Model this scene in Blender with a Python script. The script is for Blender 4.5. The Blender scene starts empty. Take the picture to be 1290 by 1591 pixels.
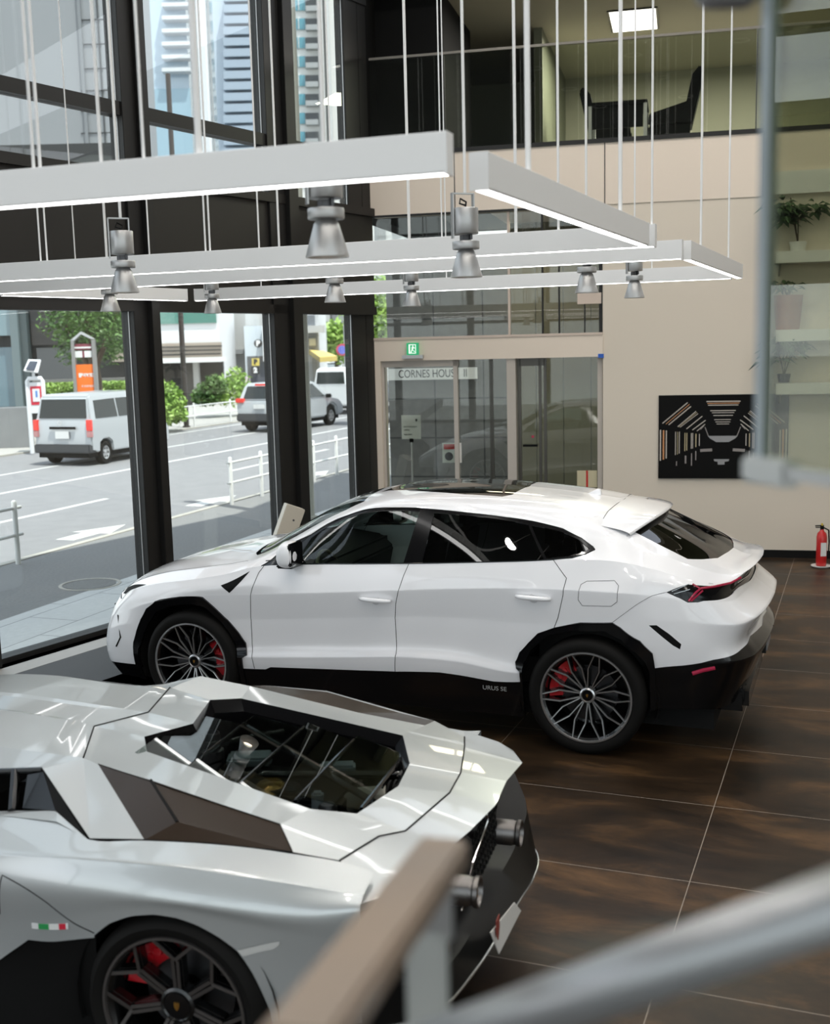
import bpy, bmesh, math, random
import numpy as np
from mathutils import Vector, Matrix, geometry
random.seed(7)
D = bpy.data
SC = bpy.context.scene
COL = SC.collection
PI = math.pi
R = math.radians

# ------------------------------------------------------------------ camera
FPX, PITCH, ROLL, CAMH = 1781.7, R(8.316), R(-1.41), 2.714
_fw = Vector((0, math.cos(PITCH), -math.sin(PITCH)))
_up0 = Vector((0, math.sin(PITCH), math.cos(PITCH)))
_rt = Vector((math.cos(ROLL), 0, 0)) + _up0 * math.sin(ROLL)
_up = Vector((-math.sin(ROLL), 0, 0)) + _up0 * math.cos(ROLL)
CAM = Vector((0, 0, CAMH))
cd = D.cameras.new('camera')
cam = D.objects.new('camera', cd)
COL.objects.link(cam)
cam.matrix_world = Matrix(((_rt.x, _up.x, -_fw.x, 0), (_rt.y, _up.y, -_fw.y, 0), (_rt.z, _up.z, -_fw.z, CAMH), (0, 0, 0, 1)))
cd.sensor_fit = 'VERTICAL'
cd.sensor_height = 36
cd.lens = FPX / 1591 * 36
cd.clip_end = 600
cd.dof.use_dof = True
cd.dof.focus_distance = 8.3
cd.dof.aperture_fstop = 2.6
SC.camera = cam

# ------------------------------------------------------------------ world, sun, exposure
SC.view_settings.view_transform = 'Standard'
SC.view_settings.look = 'None'
SC.view_settings.gamma = 1
SC.view_settings.use_curve_mapping = False
SC.view_settings.exposure = 0.12
SC.cycles.use_denoising = True
SC.cycles.max_bounces = 9
SC.cycles.diffuse_bounces = 3
SC.cycles.glossy_bounces = 4
SC.cycles.transmission_bounces = 6
SC.cycles.transparent_max_bounces = 14
SC.cycles.sample_clamp_indirect = 6
SC.cycles.caustics_reflective = False
SC.cycles.caustics_refractive = False
W = D.worlds.new('sky')
SC.world = W
W.use_nodes = True
nt = W.node_tree
bg = nt.nodes['Background']
tc = nt.nodes.new('ShaderNodeTexCoord')
sep = nt.nodes.new('ShaderNodeSeparateXYZ')
rmp = nt.nodes.new('ShaderNodeValToRGB')
nt.links.new(tc.outputs['Generated'], sep.inputs[0])
nt.links.new(sep.outputs['Z'], rmp.inputs[0])
nt.links.new(rmp.outputs[0], bg.inputs['Color'])
rmp.color_ramp.elements[0].color = (.88, .90, .92, 1)
rmp.color_ramp.elements[0].position = 0.0
rmp.color_ramp.elements[1].color = (.62, .70, .84, 1)
rmp.color_ramp.elements[1].position = .9
bg.inputs['Strength'].default_value = 2.0

def light(name, kind, loc, energy, color=(1, 1, 1), rot=(0, 0, 0), size=1, size_y=None, **k):
    l = D.lights.new(name, kind)
    l.energy = energy
    l.color = color
    if kind == 'AREA':
        l.size = size
        if size_y:
            l.shape = 'RECTANGLE'
            l.size_y = size_y
    for a, b in k.items():
        setattr(l, a, b)
    o = D.objects.new(name, l)
    COL.objects.link(o)
    o.location = loc
    o.rotation_euler = rot
    return o

sun = light('sun', 'SUN', (0, 0, 30), 6.0, (1, .96, .9), angle=R(.6))
sd = Vector((-.27, .30, -1.0)).normalized()
sun.rotation_euler = sd.to_track_quat('-Z', 'Y').to_euler()
CEIL = 8.6
# ceiling downlights: a regular grid, plus extra ones added to brighten the back wall
DOWN = [(x, y) for x in (-2.4, -.2, 2.0, 4.2) for y in (-1.0, 1.4, 3.8, 6.2, 8.6, 11.0) if not (x < -2 and y > 9)] + [(.2, 12.7), (2.2, 12.3), (4.3, 11.9 + .2), (6.2, 8.6), (6.2, 6.2), (6.3, 11.2)]
for i, (x, y) in enumerate(DOWN):
    light('downlight_lamp', 'SPOT', (x, y, CEIL - .03), 125, (1, .955, .89), (0, 0, 0), spot_size=R(150), spot_blend=.6, shadow_soft_size=.14)

# ------------------------------------------------------------------ pixel helpers (photograph frame -> points in the place)
def ray(u, v):
    return _fw + _rt * ((u - 645) / FPX) - _up * ((v - 795.5) / FPX)
def at_z(u, v, z=0.0):
    d = ray(u, v)
    return CAM + d * ((z - CAMH) / d.z)
def at_y(u, v, y):
    d = ray(u, v)
    return CAM + d * (y / d.y)
def project(p):
    d = Vector(p) - CAM
    z = d.dot(_fw)
    return (645 + FPX * d.dot(_rt) / z, 795.5 - FPX * d.dot(_up) / z)

# ------------------------------------------------------------------ materials
def mat(name, color, rough=.5, metal=0, coat=0, emit=0, emit_col=None, spec=.5, noise=None, bump=None, coat_rough=.03):
    m = D.materials.new(name)
    m.use_nodes = True
    n = m.node_tree
    b = n.nodes['Principled BSDF']
    b.inputs['Base Color'].default_value = (*color, 1)
    b.inputs['Roughness'].default_value = rough
    b.inputs['Metallic'].default_value = metal
    b.inputs['Coat Weight'].default_value = coat
    b.inputs['Coat Roughness'].default_value = coat_rough
    b.inputs['Specular IOR Level'].default_value = spec
    if emit:
        b.inputs['Emission Color'].default_value = (*(emit_col or color), 1)
        b.inputs['Emission Strength'].default_value = emit
    if noise:
        sc_, amt, c2 = noise
        t = n.nodes.new('ShaderNodeTexNoise')
        t.inputs['Scale'].default_value = sc_
        t.inputs['Detail'].default_value = 6
        o = n.nodes.new('ShaderNodeTexCoord')
        n.links.new(o.outputs['Object'], t.inputs['Vector'])
        mx = n.nodes.new('ShaderNodeMix')
        mx.data_type = 'RGBA'
        mr = n.nodes.new('ShaderNodeMapRange')
        mr.inputs['From Min'].default_value = .35
        mr.inputs['From Max'].default_value = .65
        mr.inputs['To Max'].default_value = amt
        n.links.new(t.outputs['Fac'], mr.inputs['Value'])
        n.links.new(mr.outputs[0], mx.inputs['Factor'])
        mx.inputs['A'].default_value = (*color, 1)
        mx.inputs['B'].default_value = (*c2, 1)
        n.links.new(mx.outputs['Result'], b.inputs['Base Color'])
    if bump:
        t2 = n.nodes.new('ShaderNodeTexNoise')
        t2.inputs['Scale'].default_value = bump[0]
        o2 = n.nodes.new('ShaderNodeTexCoord')
        n.links.new(o2.outputs['Object'], t2.inputs['Vector'])
        bp = n.nodes.new('ShaderNodeBump')
        bp.inputs['Strength'].default_value = bump[1]
        n.links.new(t2.outputs['Fac'], bp.inputs['Height'])
        n.links.new(bp.outputs[0], b.inputs['Normal'])
    return m

def glass(name, tint=(.9, .95, .93), refl=.5, rough=.0, ior=1.5):
    """thin sheet: straight-through tinted light plus a mirror layer by angle"""
    m = D.materials.new(name)
    m.use_nodes = True
    n = m.node_tree
    n.nodes.remove(n.nodes['Principled BSDF'])
    t = n.nodes.new('ShaderNodeBsdfTransparent')
    t.inputs[0].default_value = (*tint, 1)
    g = n.nodes.new('ShaderNodeBsdfGlossy')
    g.inputs['Roughness'].default_value = rough
    lw = n.nodes.new('ShaderNodeLayerWeight')
    lw.inputs[0].default_value = .5
    pw = n.nodes.new('ShaderNodeMath')
    pw.operation = 'POWER'
    pw.inputs[1].default_value = 4.0
    mu = n.nodes.new('ShaderNodeMath')
    mu.operation = 'MULTIPLY_ADD'
    mu.use_clamp = True
    mu.inputs[1].default_value = .9
    mu.inputs[2].default_value = .045 * refl
    n.links.new(lw.outputs['Facing'], pw.inputs[0])
    n.links.new(pw.outputs[0], mu.inputs[0])
    mx = n.nodes.new('ShaderNodeMixShader')
    n.links.new(mu.outputs[0], mx.inputs[0])
    n.links.new(t.outputs[0], mx.inputs[1])
    n.links.new(g.outputs[0], mx.inputs[2])
    n.links.new(mx.outputs[0], n.nodes['Material Output'].inputs[0])
    return m

M = {}
M['white_paint'] = mat('white_paint', (.86, .86, .885), .28, coat=1.0)
M['grey_paint'] = mat('silver_grey_paint', (.56, .59, .595), .33, metal=.45, coat=1.0)
M['gloss_black'] = mat('gloss_black', (.004, .004, .0045), .12, coat=.15, spec=.35)
M['satin_black'] = mat('satin_black', (.006, .006, .006), .5, spec=.12)
M['matt_black'] = mat('matt_black', (.006, .006, .006), .8, spec=.2)
M['tyre'] = mat('tyre_rubber', (.008, .0075, .007), .65, spec=.12)
M['rim_dark'] = mat('rim_gloss_black', (.004, .004, .004), .25, coat=.5)
M['rim_bright'] = mat('rim_machined', (.62, .62, .63), .28, metal=.9)
M['rim_bronze'] = mat('rim_dark_bronze', (.16, .15, .145), .32, metal=.8)
M['caliper_red'] = mat('caliper_red', (.55, .012, .02), .3, coat=.6)
M['steel'] = mat('brake_steel', (.10, .10, .105), .4, metal=1)
M['chrome'] = mat('chrome', (.75, .75, .75), .12, metal=1)
M['titanium'] = mat('exhaust_titanium', (.19, .18, .175), .36, metal=1)
M['bronze_mesh'] = mat('exhaust_bronze_mesh', (.45, .25, .12), .4, metal=.8)
M['brown_gloss'] = mat('brown_gloss_panel', (.030, .019, .012), .26, coat=.06, spec=.3)
M['gold'] = mat('gold_badge', (.75, .42, .10), .3, metal=1)
M['red_lens'] = mat('red_lens', (.30, .015, .05), .15, coat=1, emit=.06, emit_col=(.9, .05, .12))
M['tail_red'] = mat('vehicle_tail_red', (.60, .03, .02), .3, coat=.5, emit=.35, emit_col=(1, .06, .04))
M['car_glass_dark'] = glass('car_glass_privacy', (.035, .037, .037), 1.6)
M['car_glass'] = glass('car_glass_clear', (.50, .58, .55), 1.5)
M['engine_glass'] = glass('engine_cover_glass', (.62, .66, .64), 1.3)
M['window_glass'] = glass('window_glass', (.93, .96, .95), 1.0)
M['door_glass'] = glass('door_glass', (.84, .87, .84), 1.2)
M['rail_glass'] = glass('rail_glass', (.74, .77, .72), 1.2)
M['near_glass'] = glass('near_glass', (.66, .68, .58), 2.0)
M['beige_wall'] = mat('beige_wall', (.76, .68, .575), .6, noise=(1.2, .25, (.73, .655, .55)))
M['beige_warm'] = mat('beige_panel', (.84, .73, .62), .5, noise=(.8, .25, (.81, .705, .595)))
M['black_frame'] = mat('black_frame', (.0065, .006, .0055), .5)
M['dark_panel'] = mat('dark_spandrel', (.009, .0075, .0065), .5)
M['alu'] = mat('lamp_aluminium', (.50, .50, .50), .38, metal=.75)
M['alu_white'] = mat('beam_pale_aluminium', (.86, .86, .86), .5)
M['led'] = mat('led_strip', (1, 1, 1), .5, emit=6, emit_col=(1, .99, .97))
M['bulb'] = mat('spot_bulb', (1, .9, .75), .5, emit=14, emit_col=(1, .86, .68))
M['white_plastic'] = mat('white_plastic', (.78, .78, .76), .45)
M['sign_ink'] = mat('sign_ink', (.03, .03, .03), .6)
M['red'] = mat('red_enamel', (.60, .02, .02), .3, coat=.4)

M['leaf_dark'] = mat('leaf_dark_green', (.035, .075, .025), .4, noise=(4, .6, (.06, .12, .035)))
M['leaf'] = mat('leaf_green', (.045, .11, .022), .5, noise=(1.3, .8, (.13, .24, .05)))
M['leaf_bright'] = mat('leaf_bright', (.22, .38, .07), .5, noise=(1.2, .8, (.36, .50, .12)))
M['bark'] = mat('bark', (.09, .065, .045), .8, bump=(20, .5))
M['terracotta'] = mat('terracotta', (.34, .12, .06), .6)

# ------------------------------------------------------------------ object helpers
def prop(o, label=None, cat=None, group=None, kind=None):
    if label: o['label'] = label
    if cat: o['category'] = cat
    if group: o['group'] = group
    if kind: o['kind'] = kind
    return o
def thing(name, label, cat, loc=(0, 0, 0), rz=0.0, group=None):
    o = D.objects.new(name, None)
    COL.objects.link(o)
    o.location = loc
    o.rotation_euler = (0, 0, rz)
    o.empty_display_size = .1
    return prop(o, label, cat, group)
def copy_tree(o, parent=None):
    c = o.copy()
    COL.objects.link(c)
    c.parent = parent
    for ch in list(o.children):
        copy_tree(ch, c)
    return c

class MB:
    def __init__(s, X=None):
        s.v, s.f, s.m, s.X = [], [], [], X or Matrix()
        s.mi = 0
    def add(s, vs, fs):
        n = len(s.v)
        s.v += [s.X @ Vector(p) for p in vs]
        s.f += [tuple(n + i for i in f) for f in fs]
        s.m += [s.mi] * len(fs)
        return s
    def box(s, c, d, rz=0.0):
        x, y, z = c
        a, b, h = d[0] / 2, d[1] / 2, d[2] / 2
        co, si = math.cos(rz), math.sin(rz)
        vs = [(x + co * i * a - si * j * b, y + si * i * a + co * j * b, z + k * h) for k in (-1, 1) for j in (-1, 1) for i in (-1, 1)]
        return s.add(vs, [(0, 2, 3, 1), (4, 5, 7, 6), (0, 1, 5, 4), (2, 6, 7, 3), (0, 4, 6, 2), (1, 3, 7, 5)])
    def bb(s, x0, x1, y0, y1, z0, z1):
        return s.box(((x0 + x1) / 2, (y0 + y1) / 2, (z0 + z1) / 2), (abs(x1 - x0), abs(y1 - y0), abs(z1 - z0)))
    def prism(s, poly, y0, y1, plane='xz'):
        """polygon (a,b) extruded along the third axis"""
        def P(a, b, t):
            return (a, t, b) if plane == 'xz' else ((a, b, t) if plane == 'xy' else (t, a, b))
        n = len(poly)
        vs = [P(a, b, y0) for a, b in poly] + [P(a, b, y1) for a, b in poly]
        fs = [tuple(range(n)), tuple(range(2 * n - 1, n - 1, -1))]
        fs += [(i, i + n, (i + 1) % n + n, (i + 1) % n) for i in range(n)]
        return s.add(vs, fs)
    def tube(s, pts, r, n=8, closed=False, cap=True):
        pts = [Vector(p) for p in pts]
        rs = r if isinstance(r, (list, tuple)) else [r] * len(pts)
        vs, m = [], len(pts)
        prev = None
        for i, p in enumerate(pts):
            if closed:
                t = pts[(i + 1) % m] - pts[i - 1]
            else:
                t = pts[min(i + 1, m - 1)] - pts[max(i - 1, 0)]
            t.normalize()
            if prev is None:
                a = t.orthogonal().normalized()
            else:
                a = (prev - t * prev.dot(t)).normalized()
            prev = a
            b = t.cross(a)
            vs += [p + (a * math.cos(2 * PI * k / n) + b * math.sin(2 * PI * k / n)) * rs[i] for k in range(n)]
        fs = []
        for i in range(m if closed else m - 1):
            j = (i + 1) % m
            fs += [(i * n + k, i * n + (k + 1) % n, j * n + (k + 1) % n, j * n + k) for k in range(n)]
        if cap and not closed:
            fs += [tuple(range(n - 1, -1, -1)), tuple((m - 1) * n + k for k in range(n))]
        return s.add(vs, fs)
    def lathe(s, prof, c=(0, 0, 0), n=24, axis='z', cap=False):
        """profile (r, h) turned about an axis through c"""
        vs, m = [], len(prof)
        for r, h in prof:
            for k in range(n):
                a, b = r * math.cos(2 * PI * k / n), r * math.sin(2 * PI * k / n)
                p = (a, b, h) if axis == 'z' else ((a, h, b) if axis == 'y' else (h, a, b))
                vs.append((p[0] + c[0], p[1] + c[1], p[2] + c[2]))
        fs = [(i * n + k, i * n + (k + 1) % n, (i + 1) * n + (k + 1) % n, (i + 1) * n + k) for i in range(m - 1) for k in range(n)]
        if cap:
            fs += [tuple(range(n - 1, -1, -1)), tuple((m - 1) * n + k for k in range(n))]
        return s.add(vs, fs)
    def ico(s, c, r, sub=2, jit=0, sc=(1, 1, 1)):
        b = bmesh.new()
        bmesh.ops.create_icosphere(b, subdivisions=sub, radius=1)
        vs = []
        for v in b.verts:
            k = r * (1 + random.uniform(-jit, jit))
            vs.append((c[0] + v.co.x * k * sc[0], c[1] + v.co.y * k * sc[1], c[2] + v.co.z * k * sc[2]))
        s.add(vs, [tuple(v.index for v in f.verts) for f in b.faces])
        b.free()
        return s
    def quad(s, a, b, c, d):
        return s.add([a, b, c, d], [(0, 1, 2, 3)])
    def build(s, name, m, parent=None, smooth=False, world=False, bevel=0, fix=True):
        me = D.meshes.new(name)
        vs = s.v
        if world and parent is not None:
            inv = parent_matrix(parent).inverted()
            vs = [inv @ p for p in vs]
        me.from_pydata([tuple(p) for p in vs], [], s.f)
        for mm in (m if isinstance(m, (list, tuple)) else [m]):
            me.materials.append(mm)
        if isinstance(m, (list, tuple)):
            me.polygons.foreach_set('material_index', s.m)
        me.update()
        if fix:
            b = bmesh.new()
            b.from_mesh(me)
            bmesh.ops.recalc_face_normals(b, faces=b.faces)
            if bevel:
                bmesh.ops.bevel(b, geom=[e for e in b.edges if len(e.link_faces) == 2 and e.calc_face_angle(0) > .5], offset=bevel, segments=2, affect='EDGES', clamp_overlap=True)
            b.to_mesh(me)
            b.free()
        if smooth:
            me.shade_smooth()
            if smooth != 'all':
                me.set_sharp_from_angle(angle=R(smooth if isinstance(smooth, (int, float)) and smooth > 1 else 35))
        o = D.objects.new(name, me)
        COL.objects.link(o)
        if parent is not None:
            o.parent = parent
        return o

def parent_matrix(o):
    m = Matrix.Translation(o.location) @ o.rotation_euler.to_matrix().to_4x4()
    return parent_matrix(o.parent) @ m if o.parent else m
def struct(o, label=None):
    o['kind'] = 'structure'
    if label: o['label'] = label
    return o
def text_mesh(txt, size, X, name, m, parent=None, world=False, ext=.001, align='CENTER', bold=0.0, sx=1.0):
    c = D.curves.new(name, 'FONT')
    c.body = txt
    c.size = size
    c.extrude = ext
    c.align_x = align
    c.align_y = 'CENTER'
    c.offset = bold
    o = D.objects.new(name, c)
    COL.objects.link(o)
    dg = bpy.context.evaluated_depsgraph_get()
    me = D.meshes.new_from_object(o.evaluated_get(dg))
    D.objects.remove(o)
    # letters lie in X/Y of the font: turn to x right, z up
    S = Matrix.Diagonal((sx, 1, 1, 1))
    me.transform(X @ Matrix.Rotation(PI / 2, 4, 'X') @ S)
    if world and parent is not None:
        me.transform(parent_matrix(parent).inverted())
    me.materials.clear()
    me.materials.append(m)
    me.name = name
    o2 = D.objects.new(name, me)
    COL.objects.link(o2)
    if parent is not None:
        o2.parent = parent
    return o2

class Plane:
    """upright plane: x along it, y away from the room, z up"""
    def __init__(s, org, ang):
        s.o = Vector((org[0], org[1], 0))
        s.x = Vector((math.cos(ang), math.sin(ang), 0))
        s.n = Vector((-math.sin(ang), math.cos(ang), 0))
        s.a = ang
        s.X = Matrix.Translation(s.o) @ Matrix.Rotation(ang, 4, 'Z')
    def uv(s, u, v, off=0.0):
        d = ray(u, v)
        t = (s.o + s.n * off - CAM).dot(s.n) / d.dot(s.n)
        p = CAM + d * t
        return ((p - s.o).dot(s.x), p.z)
    def pt(s, x, y, z):
        return s.X @ Vector((x, y, z))
# ------------------------------------------------------------------ floor
def floor_mat():
    m = mat('brown_tile_floor', (.02, .014, .01), .34, spec=.22)
    n = m.node_tree
    b = n.nodes['Principled BSDF']
    N = n.nodes.new
    tc = N('ShaderNodeTexCoord')
    mp = N('ShaderNodeMapping')
    mp.vector_type = 'TEXTURE'
    mp.inputs['Rotation'].default_value = (0, 0, -R(21.5))
    n.links.new(tc.outputs['Object'], mp.inputs[0])
    br = N('ShaderNodeTexBrick')
    br.offset = 0.0
    br.inputs['Color1'].default_value = (.45, .45, .45, 1)
    br.inputs['Color2'].default_value = (.55, .55, .55, 1)
    br.inputs['Mortar'].default_value = (0, 0, 0, 1)
    br.inputs['Scale'].default_value = 1.0
    br.inputs['Mortar Size'].default_value = .0022
    br.inputs['Mortar Smooth'].default_value = .1
    br.inputs['Brick Width'].default_value = 1.5
    br.inputs['Row Height'].default_value = 1.0
    ad = N('ShaderNodeVectorMath')
    ad.operation = 'ADD'
    ad.inputs[1].default_value = (.75, -.56 + 10, 0)
    n.links.new(mp.outputs[0], ad.inputs[0])
    n.links.new(ad.outputs[0], br.inputs['Vector'])
    # rust-like clouds
    sc = N('ShaderNodeVectorMath')
    sc.operation = 'MULTIPLY'
    sc.inputs[1].default_value = (.8, 1.9, 1)
    n.links.new(mp.outputs[0], sc.inputs[0])
    n1 = N('ShaderNodeTexNoise')
    n1.inputs['Scale'].default_value = 1.3
    n1.inputs['Detail'].default_value = 9
    n1.inputs['Roughness'].default_value = .66
    n1.inputs['Distortion'].default_value = .5
    n.links.new(sc.outputs[0], n1.inputs['Vector'])
    cr = N('ShaderNodeValToRGB')
    e = cr.color_ramp.elements
    e[0].position, e[0].color = .34, (.010, .0068, .0045, 1)
    e[1].position, e[1].color = .70, (.125, .066, .028, 1)
    k = e.new(.52); k.color = (.036, .021, .011, 1)
    n.links.new(n1.outputs['Fac'], cr.inputs[0])
    hs = N('ShaderNodeHueSaturation')
    n.links.new(cr.outputs[0], hs.inputs['Color'])
    mul = N('ShaderNodeMath'); mul.operation = 'MULTIPLY'; mul.inputs[1].default_value = 2.0
    n.links.new(br.outputs['Color'], mul.inputs[0])
    n.links.new(mul.outputs[0], hs.inputs['Value'])
    mx = N('ShaderNodeMix'); mx.data_type = 'RGBA'
    n.links.new(br.outputs['Fac'], mx.inputs['Factor'])
    n.links.new(hs.outputs[0], mx.inputs['A'])
    mx.inputs['B'].default_value = (.34, .29, .24, 1)
    n.links.new(mx.outputs['Result'], b.inputs['Base Color'])
    ro = N('ShaderNodeMapRange')
    ro.inputs['To Min'].default_value = .30
    ro.inputs['To Max'].default_value = .46
    n.links.new(n1.outputs['Fac'], ro.inputs['Value'])
    n.links.new(ro.outputs[0], b.inputs['Roughness'])
    return m
M['floor'] = floor_mat()

FAC = Plane((-3.722, 9.904), R(90 - 31.9))      # facade: x runs along the glass towards the far corner, y (its normal) to the street
BW = Plane((4.187, 13.988), R(-13.19))          # back wall: x to the right, y away from the room
def facs(u, v): return FAC.uv(u, v)
# corner of facade and back wall
_d = FAC.x.x * BW.x.y - FAC.x.y * BW.x.x
_w = BW.o - FAC.o
CORN_S = (_w.x * BW.x.y - _w.y * BW.x.x) / _d
_c = FAC.o + FAC.x * CORN_S
CORN_U = (_c - BW.o).dot(BW.x)
P_far = BW.pt(8.5, 0, 0)
A0 = FAC.pt(-20, 0, 0)
m_ = MB()
flo = [tuple(FAC.pt(-20, .12, 0)), tuple(FAC.pt(CORN_S, .12, 0)), tuple(P_far), (12, -4, 0), (-4, -9, 0)]
m_.add([(p[0], p[1], 0) for p in flo] + [(p[0], p[1], -.3) for p in flo], [(0, 1, 2, 3, 4), (9, 8, 7, 6, 5), (0, 5, 6, 1), (1, 6, 7, 2), (2, 7, 8, 3), (3, 8, 9, 4), (4, 9, 5, 0)])
struct(m_.build('floor', M['floor']))

# ------------------------------------------------------------------ facade
def fz(u, v): return FAC.uv(u, v)[1]
zh0 = fz(0, 481)                     # underside of the dark spandrel
zh1 = fz(0, 237)                     # its top
ztr0, ztr1 = fz(0, 143), fz(0, 119)
cols = []
for a, b, yy in ((208, 249, 482), (426, 471, 482), (552, 581, 482)):
    cols.append((FAC.uv(a, yy, -.08)[0], FAC.uv(b, yy, -.14)[0]))
step = cols[1][0] - cols[0][0]
w0 = cols[0][1] - cols[0][0]
allc = [(cols[0][0] - step * k, cols[0][1] - step * k) for k in range(5, 0, -1)] + cols[:2] + [(cols[2][0], CORN_S)]
m_ = MB(FAC.X)
for a, b in allc:
    wv = .62
    last = b == CORN_S
    m_.bb(a, a + (b - a) * wv, -.03 if last else -.08, .10, 0, CEIL)
    m_.bb(a + (b - a) * wv, b, -.03 if last else -.14, .08, 0, CEIL)
struct(m_.build('wall_left', M['black_frame'], bevel=.004), 'black steel posts of the street facade')
m_ = MB(FAC.X)
for a, b in allc:
    m_.bb(a - .006, a, -.012, -.002, 0, CEIL)
struct(m_.build('trim_1', M['alu']))
m_ = MB(FAC.X)
s0, s1 = allc[0][0], CORN_S
m_.bb(s0, s1, -.05, .10, zh0, zh1)
m_.bb(s0, s1, -.08, -.02, zh0, zh0 + .10)
m_.bb(s0, s1, -.09, -.02, zh1 - .10, zh1)
struct(m_.build('wall_spandrel', M['dark_panel']), 'dark band between lower and upper facade glazing')
m_ = MB(FAC.X)
m_.bb(s0, s1, -.06, .08, ztr0, ztr1)
m_.bb(s0, s1, -.06, .10, 0, .05)
m_.bb(s0, s1, -.05, .10, 6.9, 7.0)
m_.bb(s0, s1, -.06, .10, CEIL - .3, CEIL)
struct(m_.build('trim_2', M['black_frame']))
k = 0
for i in range(len(allc) - 1):
    a, b = allc[i][1], allc[i + 1][0]
    for z0, z1 in ((.05, zh0), (zh1, ztr0), (ztr1, CEIL - .3)):
        k += 1
        struct(MB(FAC.X).bb(a, b, 0, .012, z0, z1).build('window_%d' % k, M['window_glass']))
# threshold strips inside the glass
m_ = MB(FAC.X)
m_.bb(s0, CORN_S - .1, -.42, -.18, .0, .006)
struct(m_.build('trim_3', mat('pale_metal_strip', (.42, .41, .39), .5, metal=.3)))
m_ = MB(FAC.X)
m_.bb(s0, CORN_S - .1, -1.25, -.42, .0, .004)
struct(m_.build('trim_4', mat('dark_grey_mat', (.035, .036, .038), .55)))

# ------------------------------------------------------------------ back wall
def bz(u, v): return BW.uv(u, v)[1]
def bu(u, v): return BW.uv(u, v)[0]
UR = 8.5
uP = bu(937, 640)                    # portal's right edge
z_slab_b = bz(600, 335)
z_slab_t = bz(850, 223)
z_win_b = bz(750, 521)
z_hd_b = bz(750, 558)
X = BW.X
struct(MB(X).bb(uP, UR, 0, .3, 0, z_slab_b).build('wall_back', M['beige_wall']), 'pale beige plaster wall behind the white car')
m_ = MB(X).bb(CORN_U, UR, -.012, .3, z_slab_b, z_slab_t)
struct(m_.build('wall_upper', M['beige_warm']), 'beige fascia panels of the mezzanine edge')
m_ = MB(X)
for u_, za, zb in ((bu(706, 250), z_slab_t, z_slab_b), (bu(940, 250), z_slab_t, z_slab_b), (bu(1187, 250), z_slab_t, z_slab_b)):
    m_.bb(u_ - .006, u_ + .006, -.014, -.011, za, zb)
m_.bb(CORN_U, uP, -.016, .02, z_slab_b - .02, z_slab_b + .004)
m_.bb(CORN_U, UR, -.03, .02, z_slab_t - .035, z_slab_t + .015)
struct(m_.build('trim_5', M['black_frame']))
struct(MB(X).bb(uP, UR, -.015, 0, 0, .095).build('baseboard_back', M['matt_black']))
# header over the entrance and jamb
m_ = MB(X)
m_.bb(CORN_U, uP, -.02, .30, z_hd_b, z_win_b)
m_.bb(CORN_U, bu(594, 640), -.02, .30, 0, z_hd_b)
struct(m_.build('wall_portal', M['beige_warm']), 'beige surround of the glass entrance')
m_ = MB(X)
u0d, u1d = bu(594, 640), uP
def vbar(px, w, y0, y1, z0=0, z1=None, yy=640): 
    c = bu(px, yy)
    m_.bb(c - w / 2, c + w / 2, y0, y1, z0, z1 or z_hd_b)
zdr = bz(650, 570)
m_.bb(u0d, bu(712, 640), .03, .09, zdr, z_hd_b)
m_.bb(u0d, bu(598, 640), .03, .09, 0, zdr)
vbar(708, .055, .03, .09)
vbar(795, .115, .0, .20)
vbar(932, .06, .05, .12)
m_.bb(u0d, uP, .03, .09, 0, .06)
struct(m_.build('door_1', mat('door_frame_beige', (.52, .47, .42), .4)), 'beige sliding door frame')
m_ = MB(X)
vbar(762, .05, .10, .14); vbar(838, .035, .10, .14); vbar(846, .035, .10, .14); vbar(806, .04, .1, .14)
m_.bb(bu(806, 640), bu(846, 640), .10, .14, z_hd_b - .10, z_hd_b)
struct(m_.build('trim_6', mat('bronze_door_frame', (.10, .095, .085), .35, metal=.6)))
for j, (a, b, y) in enumerate(((598, 705, .06), (711, 789, .10), (801, 930, .12))):
    struct(MB(X).bb(bu(a, 640), bu(b, 640), y, y + .01, .06, zdr if j == 0 else z_hd_b).build('window_%d' % (60 + j), M['door_glass']))
# clerestory band over the entrance
m_ = MB(X)
cb = bz(750, 338)
uwl = bu(577, 430)
def vb2(px, w, d=.06): 
    c = bu(px, 440)
    m_.bb(c - w / 2, c + w / 2, .05, .05 + d, z_win_b, z_slab_b)
vb2(842, .018); vb2(868, .018); vb2(908, .014); vb2(933, .04)
struct(m_.build('trim_7', M['black_frame']))
m_ = MB(X)
vb2(790, .030)
m_.bb(uwl, uP, -.03, .25, z_win_b - .03, z_win_b)
m_.bb(bu(897, 462), uP - .02, .02, .2, bz(915, 472), bz(915, 455))
struct(m_.build('trim_8', mat('pale_bronze_trim', (.62, .50, .42), .35, metal=.3)))
struct(MB(X).bb(uwl, uP, .07, .08, z_win_b, z_slab_b).build('window_70', M['door_glass']))

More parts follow.
